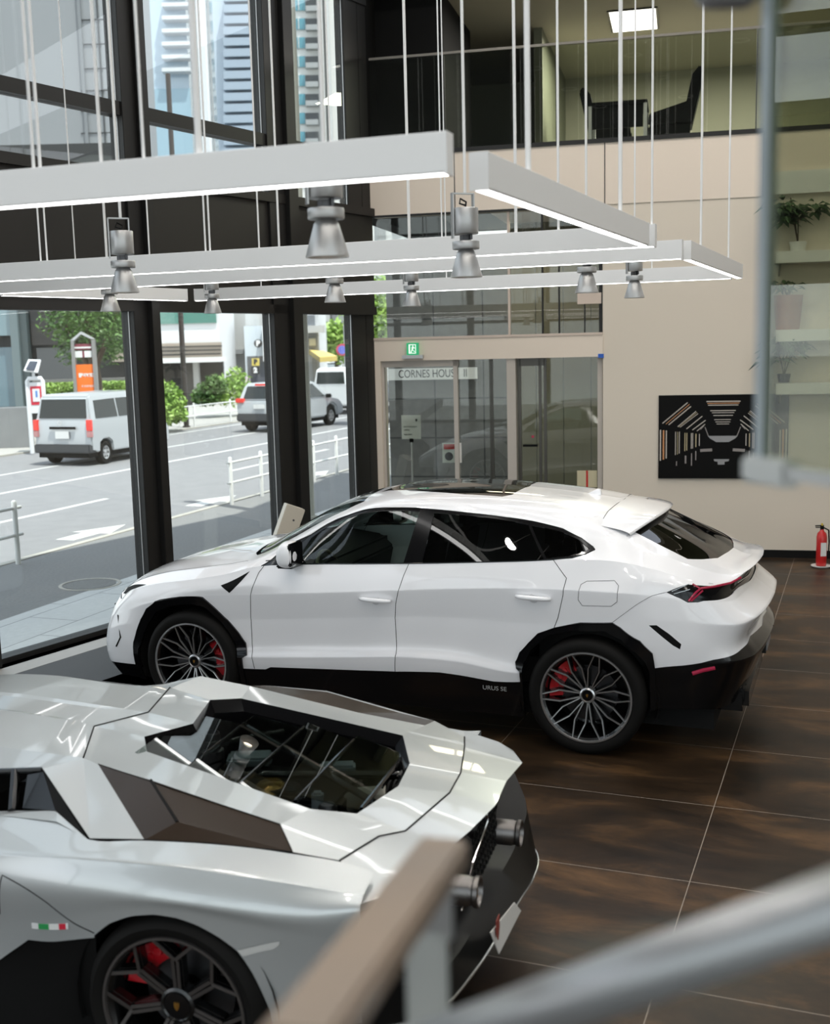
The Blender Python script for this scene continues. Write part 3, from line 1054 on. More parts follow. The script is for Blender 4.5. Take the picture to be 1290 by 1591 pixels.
UA_rear = [
 [(-1.90,.955,1.19),(-1.90,.985,1.10),(-1.90,.988,.94),(-1.92,.98,.78),(-1.93,.97,.66),(-1.93,.955,.56),(-1.93,.92,.33)],
 [(-2.14,.92,1.15),(-2.15,.945,1.08),(-2.19,.955,.93),(-2.20,.955,.79),(-2.20,.95,.67),(-2.18,.94,.58),(-2.16,.90,.35)],
 [(-2.31,.83,1.11),(-2.33,.86,1.05),(-2.43,.885,.92),(-2.40,.87,.78),(-2.41,.88,.67),(-2.39,.86,.60),(-2.31,.82,.34)],
 [(-2.385,.70,1.09),(-2.41,.72,1.04),(-2.53,.74,.93),(-2.475,.73,.79),(-2.52,.73,.68),(-2.50,.72,.615),(-2.39,.69,.34)],
 [(-2.415,.55,1.11),(-2.44,.57,1.045),(-2.575,.58,.94),(-2.495,.58,.80),(-2.56,.58,.69),(-2.54,.57,.63),(-2.42,.55,.34)],
 [(-2.44,.38,1.12),(-2.465,.39,1.05),(-2.60,.40,.95),(-2.51,.40,.81),(-2.585,.40,.70),(-2.57,.40,.65),(-2.44,.38,.34)],
 [(-2.455,.20,1.125),(-2.48,.2,1.05),(-2.61,.2,.95),(-2.515,.2,.82),(-2.60,.2,.71),(-2.585,.2,.67),(-2.45,.2,.34)],
 [(-2.46,0,1.13),(-2.485,0,1.05),(-2.615,0,.95),(-2.515,0,.82),(-2.605,0,.71),(-2.59,0,.68),(-2.455,0,.34)],
]
for k in range(4): UA.append([UB[14 + k][0]] + UA_rear[k])
for k in range(4): UA.append([UB[17][1 + k]] + UA_rear[4 + k])
SA = Surf(UA, crease_v=(2, 3, 5))
SB = Surf(UB, crease_v=(1,), flip=False)
# make normals point outwards
for S_ in (SA, SB):
    n0 = S_.nrm([[9 if S_ is SB else 12, 2.5]])[0]
    if n0[1] < 0: S_.flip = not S_.flip
ux = lambda *p: p
def pA(*pts, cv=None): return pix2sv(SA, UF, pts, cv)
def pB(*pts, cv=None): return pix2sv(SB, UF, pts, cv)

suv = thing('sport_utility_car', 'glossy white sport SUV with black wheel arches, its whole left side in view', 'car', UF.loc, UF.yaw)
archF_o = [(208.4,1005),(208.6,997),(213.4,979),(220,961),(228.5,944.7),(250.7,931.6),(281,926.5),(315.2,927.5),(332,942),(349.5,958.8),(371.7,983),(382.8,999),(384.2,1018.3),(376.7,1022.3)]
archF_i = [(216,1008),(224.5,983),(233,965),(244.7,948.7),(266.8,940.5),(299,937.5),(319.3,942.5),(341.4,962),(357,981),(368,1000),(370,1020)]
archR_o = [(808.2,1044.4),(802.8,1039),(801.7,1028),(808.2,1012.9),(822,998),(836.4,983.6),(861.4,974.9),(901.6,966.9),(951.5,966.9),(964.5,974.9),(995,995.5),(1014.5,1015),(1018.4,1038.9)]
archR_i = [(812,1040),(814.7,1030),(825.6,1008.6),(851.6,986.8),(888.6,979.2),(940.7,980.3),(966.7,993.3),(988.4,1012.9),(1003,1028),(1010,1045)]
def close_down(sv, vmax):
    return list(sv) + [(sv[-1][0], vmax), (sv[0][0], vmax)]
oF, iF, oR, iR = pA(*archF_o), pA(*archF_i), pA(*archR_o), pA(*archR_i)
V1A = SA.nv - 1
seamF = pA((410.9,872.7), cv=0) + pA((402,890),(392,913.7),(389.5,940),(389.8,960),(392,1000),(395.6,1038.6))
seamM = pA((635.4,877.7), cv=0) + pA((627,895),(619.3,917.4),(615,938),(614,960),(615.3,1016.4),(614.1,1043.4))
seamR = pA((859.9,871.7), cv=0) + pA((870,884),(880.5,898.2),(875,925),(867.2,960),(861.4,974.9))
botL = pA((376,1038.6),(395.6,1039.4),(412.6,1040),(420.6,1036.6),(614,1043.4),(682.6,1044.7),(767,1058.8),(807.6,1059.6))
rearblack = pA((1018.5,1038),(1060.8,1034),(1109,1025),(1151.5,1009),(1166,988),(1184,972)) 
rb_end = (SA.ns - 1, rearblack[-1][1] - .1)
headl = pA((204,893.5),(213,897),(227,908.5),(210,914),(194,918),(193,908))
vent = pA((388.5,887.5),(343,909.5),(356.5,921.3),(366,912))
# taillight: follows the recess round the back to the centre line
tl = pA((1035.6,920.3),(1052,928),(1068.9,936.4),(1085,936),(1101,933.4),(1141.4,918.3),(1166,902))
tlt = pA((1166,884),(1121,893),(1068.9,908))
tail = tl + [(SA.ns - 1, tl[-1][1]), (SA.ns - 1, tlt[0][1])] + tlt
svent = pA((1008.4,971.7),(1020.5,971.5),(1040,985),(1058.8,1001),(1056.8,1009),(1046,1003))
bump = pA((1018.4,1038.9),(1014.5,1015),(995,995.5),(964.5,974.9),(952,967)) + pA((975,950),(1000,933),(1035.6,920.3)) + tl[1:] + [(SA.ns - 1, tl[-1][1]), rb_end] + rearblack[::-1]
fuel = pA((903,908),(912,903),(955,902),(961.5,910),(959,935),(950,942),(905,941),(898.5,932))
regA = [
 ('hole', close_down(iF, V1A)), ('hole', close_down(iR, V1A)),
 ('arch_front', close_down(oF, V1A)), ('arch_rear', close_down(oR, V1A)),
 ('fender_vent', vent), ('tail_light', tail), ('rear_vent', svent),
 ('lower_rear', rearblack + [rb_end, (SA.ns - 1, V1A), (oR[-1][0], V1A), oR[-1]]),
 ('rear_bumper', bump), ('fuel_door', fuel),
 ('sill', botL + [(oR[0][0] + .02, botL[-1][1]), (oR[0][0] + .02, V1A), (oF[-1][0] + .02, V1A)]),
 ('front_door', seamF + pA((500,1039.5)) + seamM[::-1]),
 ('rear_door', seamM + pA((682.6,1044.7),(767,1058.8),(807.6,1059.6)) + oR[0:6] + [seamR[-1]] + seamR[::-1][1:]),
 ('front_splitter', [(0, 6.0), (6, 6.0), (7.0, 6.3), (7.2, V1A), (0, V1A)]),
]
VA, RA_ = cut_panels(SA, regA, .17, .25)
WPm = M['white_paint']
arch = {'arch_front': ('wheel_arch', M['gloss_black'], .014, .03), 'arch_rear': ('wheel_arch', M['gloss_black'], .014, .03),
        'headlight': ('headlight', M['gloss_black'], .001, .0), 'fender_vent': ('fender_vent', M['satin_black'], .001, 0),
        'tail_light': ('tail_light_band', M['gloss_black'], -.006, 0), 'rear_vent': ('rear_vent', M['satin_black'], -.004, 0),
        'lower_rear': ('rear_diffuser_panel', M['gloss_black'], .004, .01), 'rear_bumper': ('rear_bumper', WPm, .0, 0), 'fuel_door': ('fuel_door', WPm, 0, 0),
        'sill': ('side_skirt', M['gloss_black'], .003, 0), 'front_door': ('front_door', WPm, 0, 0), 'rear_door': ('rear_door', WPm, 0, 0),
        'front_splitter': ('front_splitter', M['gloss_black'], 0, 0), 'body': ('fender_panel', WPm, 0, 0)}
for mir in (False, True):
    for k, tr in RA_.items():
        if k == 'hole': continue
        nm, mm, off, rim = arch[k]
        if k != 'body':
            panel(SA, VA, tr, nm, mm, suv, mir, off, rim)
            continue
        for comp in components(tr):
            cs = VA[np.array(comp).ravel()][:, 0].mean()
            panel(SA, VA, comp, 'front_fender' if cs < 11 else ('side_panel' if cs < 15.5 else 'rear_quarter_panel'), mm, suv, mir, off, rim)
# upper surface: windows, windscreen, roof, hood, tailgate glass
dlo_low = pB((466.7,876.5),(625.5,875.2),(680,875.2),(786,872.3),(857,869.7), cv=0)
dF = pB((413.3,871.5), cv=0) + pB((442,852.9),(459,841.5),(484,830.6),(509,814.4),(525,806.5),(541,800.8),(566,792.6),(609,789),(655,790.5))
glF = [pB((470,876), cv=0)[0]] + pB((466,868),(475,850),(484,836),(509,819.5),(541,805.5),(566,797.5),(609,793.8),(652,795.5)) + [pB((627,874.5), cv=0)[0]]
dR = pB((655,790.5),(677,792),(727,797),(786,804),(836,811.9),(874.6,821.6),(904,836.4),(921.7,849.6),(924.7,854)) + pB((910,860.8),(889,866.7))
glR = pB((675,797),(727,801.5),(786,808.5),(821,815.5),(845,867.5)) + [pB((845,870), cv=0)[0], pB((656,874), cv=0)[0]]
glQ = pB((826,816.5),(872,826),(899,838.5),(917,852.5),(905,858.5),(884,864),(850,868))
dF = [(5.28, 0)] + dF[1:]
frame = dF + dR[1:] + [pB((857,869.7), cv=0)[0]]
roofg = pB((593.3,764.2),(604,762),(668.4,764.2),(720,768),(780.3,771.6),(796.5,768.6),(815,758),(833.3,749.5))
roofg = roofg + [(roofg[-1][0] - .1, 4), (roofg[0][0] + .15, 4)]
# windscreen: front of the net between roof header and cowl, inside the pillars
wsc = [(5.05, 4), (4.98, 3.2), (4.9, 2.55), (5.05, 2.25), (5.5, 2.2), (6, 2.2), (6.6, 2.22), (7.3, 2.28), (7.75, 2.5), (7.85, 3.2), (7.88, 4)]
cowl = [(4.72, 4), (4.66, 3.2), (4.62, 2.5), (4.85, 2.25), (5.05, 2.25), (4.9, 2.55), (4.98, 3.2), (5.05, 4)]
hood = [(0.06, 4), (0.06, 1.1), (1, 1.05), (2, 1.08), (3, 1.12), (4, 1.25), (4.6, 1.6), (4.62, 2.5), (4.66, 3.2), (4.72, 4)]
rwin = pB((973.2,819.4),(1010,838.5),(1040,854),(1068.7,868.5),(1092,869),(1115.8,867))
rwin = rwin + [(rwin[-1][0] + .12, 3.4), (rwin[-1][0] + .16, 4), (12.9, 4), (13.0, 3.0), (rwin[0][0] - .02, rwin[0][1])]
hl = [(1.57, .12), (1.1, .05), (.35, .22), (.08, .75), (.45, 1.0), (1.0, .6)]
regB = [('headlight', hl), ('glass_front', glF), ('glass_rear', glR), ('glass_quarter', glQ), ('window_frame', frame), ('sunroof', roofg), ('windscreen', wsc), ('cowl', cowl), ('hood', hood), ('rear_window', rwin)]
VB, RB_ = cut_panels(SB, regB, .14, .14)
spB = {'headlight': ('headlight', M['matt_black'], .001, 0), 'glass_front': ('front_door_glass', M['car_glass'], -.003, 0), 'glass_rear': ('rear_door_glass', M['car_glass_dark'], -.003, 0), 'glass_quarter': ('quarter_glass', M['car_glass_dark'], -.003, 0),
       'window_frame': ('window_frame', M['gloss_black'], .001, 0), 'sunroof': ('roof_glass', M['car_glass_dark'], 0, 0), 'windscreen': ('windscreen', M['car_glass'], 0, 0),
       'cowl': ('cowl', M['satin_black'], -.02, 0), 'hood': ('hood', WPm, 0, 0), 'rear_window': ('rear_window', M['car_glass_dark'], -.004, 0), 'body': ('roof_and_pillars', WPm, 0, 0)}
for mir in (False, True):
    for k, tr in RB_.items():
        nm, mm, off, rim = spB[k]
        panel(SB, VB, tr, nm, mm, suv, mir, off, rim)
# shut lines
for mir in (False, True):
    for S_, ln, r_ in [(SA, seamF, .0022), (SA, seamM, .0022), (SA, seamR, .0022), (SA, fuel + [fuel[0]], .0016), (SA, pA((952,967),(975,950),(1000,933),(1035.6,920.3)), .0014),
                       (SB, [(0.06, 1.1), (1, 1.05), (2, 1.08), (3, 1.12), (4, 1.25), (4.6, 1.6)], .0013), (SB, pB((937.7,805.8),(944.7,794.6),(960,782),(975,772)), .0022)]:
        strip(S_, ln, r_, 'panel_gap', M['matt_black'], suv, mir)
    strip(SB, pB((413.3,871.5),(466.7,876.5),(625.5,875.6),(680,875.4),(786,872.6),(857,869.9),(889,867),(910,861),(924.7,854)), .0045, 'window_trim', M['gloss_black'], suv, mir)
    strip(SB, [dF[0]] + dF[1:] + dR[1:9], .0040, 'window_trim', M['gloss_black'], suv, mir)
    # rear lamp: red Y figures and clear shards behind the dark lens
    def on(S_, pts, r, mb, off=.004):
        sv = pA(*pts)
        P_ = S_.ev(sv) + S_.nrm(sv) * off
        if mir: P_ = P_ * [1, -1, 1]
        mb.tube([tuple(p) for p in P_], r, 6)
    mb = MB()
    on(SA, [(1070,934),(1080,922),(1088,915),(1110,912),(1135,904),(1150,897)], .008, mb)
    on(SA, [(1088,915),(1076,908)], .006, mb)
    on(SA, [(1074,934),(1092,918)], .006, mb)
    mb.build('tail_lamp', M['red_lens'], suv, smooth=True)
    for a, b in (((1044,919),(1070,908)), ((1047,923),(1072,916)), ((1100,903),(1106,901)), ((1146,905),(1164,893))):
        mb = MB()
        on(SA, [a, b], .002, mb)
        mb.build('lamp_reflector', M['chrome'], suv, smooth=True)
# under body, wheel wells, cabin
mb = MB()
mb.bb(-2.3, 2.2, -.80, .80, .19, .40)
mb.build('underbody', M['matt_black'], suv)
mb = MB()
for cx in (1.5, -1.5):
    for sy in (-1, 1):
        n_ = 20
        ring = []
        for yy in (sy * .95, sy * .60):
            ring.append([(cx + .47 * math.cos(R(-20 + 220 * i / n_)), yy, .40 + .47 * math.sin(R(-20 + 220 * i / n_))) for i in range(n_ + 1)])
        vs = ring[0] + ring[1]
        k = n_ + 1
        MB().add(vs, [(i, i + 1, i + 1 + k, i + k) for i in range(n_)] + [tuple(range(k, 2 * k))]).build('wheel_well', M['matt_black'], suv, fix=False)
mb = MB()
mb.bb(-2.0, .95, -.84, .84, .42, .60)
mb.bb(-2.2, -1.15, -.84, .84, .5, 1.16)
mb.bb(.62, 1.05, -.80, .80, .5, 1.10)
mb.build('cabin_floor', M['satin_black'], suv)
for x0 in (.15, -.75):
    for y0 in (-.40, .40):
        mb = MB()
        mb.box((x0, y0, .72), (.52, .52, .20))
        mb.add([(x0 - .20, y0 - .25, .75), (x0 - .20, y0 + .25, .75), (x0 - .34, y0 + .24, 1.28), (x0 - .34, y0 - .24, 1.28), (x0 - .34, y0 - .25, .75), (x0 - .34, y0 + .25, .75), (x0 - .44, y0 + .22, 1.28), (x0 - .44, y0 - .22, 1.28)],
               [(0, 1, 2, 3), (5, 4, 7, 6), (0, 4, 5, 1), (3, 2, 6, 7), (0, 3, 7, 4), (1, 5, 6, 2)])
        mb.box((x0 - .40, y0, 1.38), (.09, .26, .18))
        mb.build('seat', mat('seat_leather', (.05, .05, .052), .5) if 'seat_l' not in M else M['seat_l'], suv, bevel=.03, smooth=True)
mb = MB()
mb.tube([(.60 + .06 * math.sin(a) , .40 + .185 * math.cos(a), 1.00 + .175 * math.sin(a)) for a in [2 * PI * i / 24 for i in range(24)]], .014, 8, closed=True)
mb.box((.62, .40, 1.0), (.05, .14, .09)); mb.box((.61, .40, 1.0), (.02, .34, .03))
mb.build('steering_wheel', mat('wheel_leather', (.10, .09, .05), .45), suv, smooth=True)
mb = MB()
mb.prism([(.60, .80), (.55, 1.02), (.66, 1.12), (.95, 1.16), (1.05, 1.1), (1.05, .8)], -.78, .78)
mb.build('dashboard', M['satin_black'], suv, bevel=.015, smooth=True)
# door mirror
def mirror_px(sy):
    t = MB()
    prof = [(.02, 1.10), (.045, 1.075), (.10, 1.07), (.16, 1.09), (.155, 1.20), (.12, 1.245), (.06, 1.25), (.02, 1.22)]
    secs = [(.95, .72), (1.00, .95), (1.08, 1.0), (1.15, .92), (1.185, .62)]
    vs = []
    for yy, k in secs:
        for a, z in prof:
            cxm, cz = .09, 1.165
            vs.append((.53 + cxm + (a - cxm) * k * 1.1 + (yy - .95) * -.12, yy * sy, .115 + cz + (z - cz) * k * 1.12))
    n = len(prof)
    fs = [(i * n + j, i * n + (j + 1) % n, (i + 1) * n + (j + 1) % n, (i + 1) * n + j) for i in range(len(secs) - 1) for j in range(n)]
    fs += [tuple(range(n)), tuple(range((len(secs) - 1) * n, len(secs) * n))]
    t.add(vs, fs)
    o = t.build('door_mirror', WPm, suv, smooth='all')
    sm = o.modifiers.new('s', 'SUBSURF'); sm.levels = 2; sm.render_levels = 2
    t = MB(); t.box((.548, 1.075 * sy, 1.28), (.035, .19, .16)); t.bb(.55, .68, .90 * sy, 1.12 * sy, 1.175, 1.205)
    t.build('mirror_housing', M['gloss_black'], o, bevel=.01, smooth=True)
    return o
mirror_px(1); mirror_px(-1)
# door handles
for sy in (1, -1):
    for c in ((584, 931.5), (829.5, 928)):
        sv = pA(c)[0]
        p = SA.ev([sv])[0]
        mb = MB()
        n_ = 9
        pts, rs = [], []
        for i in range(n_):
            k = -1 + 2 * i / (n_ - 1)
            pts.append((p[0] + k * .118, (p[1] + .034 - .020 * abs(k) ** 3) * sy, p[2] + .004 * k))
            rs.append(.017 * (1 - .35 * abs(k) ** 4))
        mb.tube(pts, rs, 10)
        h_ = mb.build('door_handle', WPm, suv, smooth='all')
        mb = MB().lathe([(.034, 0), (.030, .006), (.0005, .004)], c=(p[0], 0, p[2] - .004), n=24, axis='y')  # grey disc on the door skin, painted shade of the handle cup
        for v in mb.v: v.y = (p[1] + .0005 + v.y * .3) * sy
        mb.build('handle_cup_shade', mat('white_shade_cup', (.62, .62, .64), .4), h_, smooth='all')
# roof spoiler with trailing lip
mb = MB()
top = [[(-1.46, .66, 1.49), (-1.50, .46, 1.563), (-1.50, 0, 1.598)],
       [(-1.62, .68, 1.478), (-1.70, .47, 1.543), (-1.73, 0, 1.573)],
       [(-1.75, .70, 1.447), (-1.86, .47, 1.512), (-1.94, 0, 1.54)]]
def full(row): return [(x, -y, z) for x, y, z in row[:-1]] + [row[-1]] + [row[1], row[0]]
rows = [[(r[0][0], -r[0][1], r[0][2]), (r[1][0], -r[1][1], r[1][2]), r[2], r[1], r[0]] for r in top]
rows.append([(x + .015, y, z - .035) for x, y, z in rows[2]])
rows.append([(x + .10, y, z - .05) for x, y, z in rows[0]])
vs = [p for r in rows for p in r]
mb.add(vs, [(i * 5 + j, i * 5 + j + 1, (i + 1) * 5 + j + 1, (i + 1) * 5 + j) for i in range(4) for j in range(4)])
o = mb.build('roof_spoiler', WPm, suv, smooth=40)
sm = o.modifiers.new('s', 'SUBSURF'); sm.levels = 2; sm.render_levels = 2
bl_ = UF.hit(1000, 777, z=1.552)
MB().box(tuple(bl_), (.06, .10, .014)).build('high_brake_light', M['gloss_black'], suv)
sv_ = pA((769, 1069))
p_ = (SA.ev(sv_) + SA.nrm(sv_) * .006)[0]
text_mesh('URUS SE', .042, Matrix.Translation(tuple(p_)) @ Matrix.Rotation(PI, 4, 'Z'), 'side_lettering', mat('script_grey', (.30, .30, .30), .4), suv, sx=1.1)
# aerial
mb = MB().prism([(-1.28, 1.60), (-1.40, 1.60), (-1.395, 1.642), (-1.375, 1.65)], -.018, .018)
mb.build('aerial_fin', WPm, suv, bevel=.004, smooth=True)
# rear: number plate, exhausts, reflectors
mb = MB().bb(-2.575, -2.545, -.19, .19, .56, .72)
pr_ = mb.build('plate_recess', M['gloss_black'], suv)
MB().bb(-2.581, -2.575, -.165, .165, .575, .705).build('plate_panel', mat('plate_grey', (.25, .25, .26), .4), pr_)
for sy in (1, -1):
    for k in (.42, .55):
        mb = MB().lathe([(.05, 0), (.052, -.10), (.044, -.11), (.042, -.02), (.0005, -.02)], c=(-2.36, k * sy, .36), n=24, axis='x')
        mb.build('exhaust_tip', M['satin_black'], suv, smooth=40)
    sv_ = pA((1076,1046),(1092,1041),(1111,1037))
    P_ = (SA.ev(sv_) + SA.nrm(sv_) * .004) * [1, sy, 1]
    MB().tube([tuple(p) for p in P_], .014, 8).build('rear_reflector', M['red_lens'], suv, smooth=True)
    sv_ = pA((179.5,938),(184,957),(187.5,990),(181,1004))
    P_ = (SA.ev(sv_) + SA.nrm(sv_) * .001) * [1, sy, 1]
    MB().tube([tuple(p) for p in P_], .007, 6).build('front_air_blade', M['matt_black'], suv, smooth=True)
mb = MB().bb(-2.50, -2.05, -.62, .62, .26, .44)
mb.build('diffuser', M['gloss_black'], suv, bevel=.04)
for cx in (1.5, -1.5):
    for sy in (1, -1):
        car_wheel(suv, cx, .865 * sy, .392, .302, .285, 'star', R(168) if cx > 0 else R(28), sy)
# ------------------------------------------------------------------ the silver supercar in front
AF = CarFrame(-.652, 4.789, R(164.36))
sc_ = thing('supercar', 'low silver-grey supercar with glass engine cover, seen from its rear left', 'car', AF.loc, AF.yaw)
GP = M['grey_paint']
def hz(u, v, z): return tuple(AF.hit(u, v, z=z))
def hy(u, v, y): return tuple(AF.hit(u, v, y=y))
V4 = dict(
 S1=hz(146.3,1128.6,1.065), S2=hz(230.6,1106.8,1.065), R1=hz(129.7,1177.5,1.055), R2=hz(264.2,1068.4,1.055),
 R3=hy(312,1050.5,-.57), W0=hz(65.7,1194.8,1.045),
 D1=hz(224.2,1144.5,1.04), D2=hz(299.8,1124.2,1.04), E1=hz(228.5,1167.7,1.022), E2=hz(326.6,1087.4,1.045), E3=hz(374.7,1085,1.03),
 A1=hz(481.7,1256.8,.945), B1=hz(554.8,1264,.925), C1=hz(619,1221.2,.92), C2=hz(636.8,1186.2,.92), B2=hz(626.1,1142.7,.925),
 T0=hz(152.5,1187.4,1.045), T1=hz(435.4,1281,.955), T2=hz(454.7,1323.7,.905), K=hz(528,1337,.885), W1=hz(630,1291.4,.885), WB=hz(588.7,1299.6,.888),
 TC1=hz(698.9,1231.8,.90), TC2=hz(716.3,1200.3,.90), W2=hz(722,1161,.885), W3=hz(722,1145,.88),
 U1=hz(769.9,1251.3,.872), U2=hz(787.2,1213.3,.872), U3=hz(811.8,1185,.85), U0=hz(730,1291.5,.868), UN=hz(640,1365,.855), UC=hz(592,1392,.845), L=hy(550.7,1408.4,.965),
 X1=hy(675.5,1120,-.82), X2=hy(721,1135,-.82), X3=hy(775,1152.6,-.80), X4=hy(797,1165.6,-.74),
 Y0=hy(389,1066,-.66), Y1=hy(449.6,1082,-.66), Y2=hy(556,1107,-.66), Y3=hy(660,1127,-.70),
 Z0=hy(414,1065,-.80), Z1=hy(508,1075,-.84), Z2=hy(623,1108,-.86),
 P1=hz(139,1303.5,.92), P2=hz(224.5,1305,.92), Q1=hz(320,1309.7,.915), RG=hz(275.4,1277,.965), RS=hz(234.4,1212,1.02),
)
def facets(name, polys, m, parent=sc_, bev=.0035, sub=0):
    mb = MB()
    keys = []
    for p in polys:
        for k in p:
            if k not in keys: keys.append(k)
    mb.add([V4[k] if isinstance(k, str) else k for k in keys], [tuple(keys.index(k) for k in p) for p in polys])
    o = mb.build(name, m, parent)
    b = bmesh.new(); b.from_mesh(o.data)
    up = sum((f.normal.z * f.calc_area() for f in b.faces))
    if up < 0: bmesh.ops.reverse_faces(b, faces=b.faces)
    b.to_mesh(o.data); b.free()
    if bev:
        md = o.modifiers.new('b', 'BEVEL'); md.width = bev; md.segments = 2; md.limit_method = 'ANGLE'; md.angle_limit = R(3)
    o.data.shade_smooth()
    o.data.set_sharp_from_angle(angle=R(12))
    return o
# engine cover surround between roof seam and tail seam
facets('engine_deck', [
 ('S1','S2','D2','D1'), ('R1','S1','D1','E1'), ('R1','E1','A1','T1','T0'), ('S2','R2','E2','D2'), ('R2','R3','Y0','E3','E2'),
 ('A1','B1','W1','WB'), ('A1','WB','K','T2','T1'), ('B1','C1','TC1','W1'), ('C1','C2','TC2','TC1'), ('C2','B2','W2','TC2'),
 ('B2','Y3','X1','W3','W2'), ('E3','Y0','Y1','Y2','Y3','B2'),
], GP)
# tail piece with the fixed lip
facets('tail_deck', [('K','WB','W1','U0','UN','UC','L'), ('W1','TC1','U1','U0'), ('TC1','TC2','U2','U1'), ('TC2','W2','U3','U2'), ('W2','W3','X2','X3','X4','U3')], GP)
def drop(k, dx, dz, dy=0):
    x, y, z = V4[k]
    return (x + dx, y + dy, z + dz)
lip_keys = ['L','UC','UN','U0','U1','U2','U3','X4','X3']
mb = MB()
tp = [V4[k] for k in lip_keys]
lo = [drop(k, .05, -.05) for k in lip_keys]
n_ = len(tp)
mb.add(tp + lo, [(i, i + 1, n_ + i + 1, n_ + i) for i in range(n_ - 1)])
mb.build('tail_lip_edge', GP, sc_)
# near pillar and brown intake panels; mirrored on the far side
pil = facets('pillar_panel', [('W0','R1','P1'), ('R1','T0','P2','P1')], GP)
facets('intake_panel', [('T0','RS','RG','P2')], M['brown_gloss'])
facets('intake_panel', [('RS','T1','T2','RG')], M['brown_gloss'])
facets('intake_panel', [('RG','T2','Q1','P2')], M['brown_gloss'])
mb = MB()
for a, b in (('RS','RG'),):
    mb.tube([V4[a], V4[b]], .006, 6)
mb.build('intake_slot', M['matt_black'], sc_)
facets('far_intake_panel', [('Y0','Z0','Z1','Y1'), ('Y1','Z1','Z2','Y2'), ('Y2','Z2','X1','Y3')], M['brown_gloss'])
far_f = [tuple(np.array(V4[k]) + d) for k, d in (('Z0', (0, -.05, -.0)), ('Z1', (0, -.05, 0)), ('Z2', (0, -.03, 0)))]
V4.update(ZA=hy(389,1064.5,-.86), ZB=hy(508,1073.5,-.89), ZC=hy(623,1106,-.90), ZD=hy(317,1052,-.80))
facets('far_fender', [('Z0','ZA','ZB','Z1'), ('Z1','ZB','ZC','Z2'), ('Z2','ZC','X1')], GP)
# seams
for ks, r_ in ((('R1','S1','S2','R2'), .0035), (('K','WB','W1','TC1','TC2','W2','W3'), .0035), (('K','L'), .0035), (('W0','P1','P2'), .002), (('T0','T1','T2'), .002), (('P2','Q1','T2'), .002)):
    MB().tube([tuple(np.array(V4[k]) + (0, 0, .001)) for k in ks], r_, 6).build('panel_gap', M['matt_black'], sc_)
# roof, windscreen, bonnet as one net (y symmetric): centre strip, shoulder, edge
def roofrow(x, z, w=1.0, dz=0):
    a, b, c = .115 * w, .47 * w, .60 * w
    half = [(x - .02, c, z - .075 - dz), (x - .01, b, z - .012 - dz * .3), (x + .0, a, z + .006), (x, a * .75, z)]
    return half + [(p[0], -p[1], p[2]) for p in half[::-1]]
s1, s2, r1, r2 = (np.array(V4[k]) for k in ('S1', 'S2', 'R1', 'R2'))
seamrow = [tuple(V4['W0']), tuple(r1), tuple(s1), tuple(s1 * .9 + s2 * .1), tuple(s1 * .1 + s2 * .9), tuple(s2), tuple(r2), tuple(V4['R3'])]
rows = [seamrow, roofrow(1.02, 1.098, .98), roofrow(1.35, 1.118), roofrow(1.62, 1.112), roofrow(1.80, 1.085)]
fl = lambda rows_, nm, m_: None
def netmesh(rows_, nm, m_, sub=1, crease=True):
    mb = MB()
    n = len(rows_[0])
    mb.add([p for r in rows_ for p in r], [(i * n + j, i * n + j + 1, (i + 1) * n + j + 1, (i + 1) * n + j) for i in range(len(rows_) - 1) for j in range(n - 1)])
    o = mb.build(nm, m_, sc_)
    b = bmesh.new(); b.from_mesh(o.data)
    if sum(f.normal.z * f.calc_area() for f in b.faces) < 0: bmesh.ops.reverse_faces(b, faces=b.faces)
    b.to_mesh(o.data); b.free()
    o.data.shade_smooth()
    o.data.set_sharp_from_angle(angle=R(8))
    return o
# refine lengthwise by Catmull-Rom
def refine(rows_, k=6):
    P_ = np.array(rows_, float)
    t = np.linspace(0, len(rows_) - 1, (len(rows_) - 1) * k + 1)
    return [[tuple(p) for p in r] for r in _cr(P_, t)]
netmesh(refine(rows), 'roof_panel', GP)
hood_rows = [roofrow(1.80, 1.085), roofrow(2.2, .93, 1.08), roofrow(2.75, .74, 1.25)]
netmesh(refine(hood_rows), 'windscreen', M['car_glass_dark'])
netmesh(refine([roofrow(2.75, .74, 1.25), roofrow(3.2, .62, 1.3), roofrow(3.65, .42, 1.2), roofrow(3.78, .30, 1.0)]), 'bonnet', GP)
# side surface
sx = [3.75, 3.3, 2.7, 2.1, 1.5, 1.1, .84, .55, .37, .17, -.05, -.25, -.42, -.58, -.72]
def row(ys, zs, xo=0): return list(zip(sx, ys, zs))
SR = [
 row([.55,.68,.78,.80,.79,.77,.76,.78,.87,.835,.81,.80,.80,.79,.80], [.36,.56,.70,.78,.86,.90,.93,.945,.92,.92,.92,.917,.91,.895,.875]),
 row([.80,.90,.95,.93,.94,.955,.965,.97,.97,.965,.955,.95,.945,.935,.93], [.34,.53,.67,.72,.79,.84,.866,.882,.892,.897,.895,.885,.875,.862,.85]),
 row([.90,.98,1.0,.96,.96,.97,.98,1.0,1.01,1.01,1.01,1.005,1.0,.99,.975], [.30,.46,.60,.62,.68,.72,.74,.77,.79,.80,.80,.79,.785,.79,.81]),
 row([.92,.99,1.0,.93,.92,.93,.95,.97,.99,1.0,1.0,.99,.985,.97,.94], [.25,.38,.50,.50,.52,.54,.56,.60,.66,.72,.74,.72,.70,.68,.66]),
 row([.92,.97,.98,.93,.92,.93,.94,.95,.97,.98,.98,.97,.96,.93,.88], [.2,.28,.34,.34,.34,.36,.38,.42,.50,.55,.55,.53,.52,.48,.45]),
 row([.90,.95,.96,.95,.95,.95,.96,.96,.95,.95,.95,.94,.93,.90,.84], [.12]*12 + [.16,.20,.24]),
]
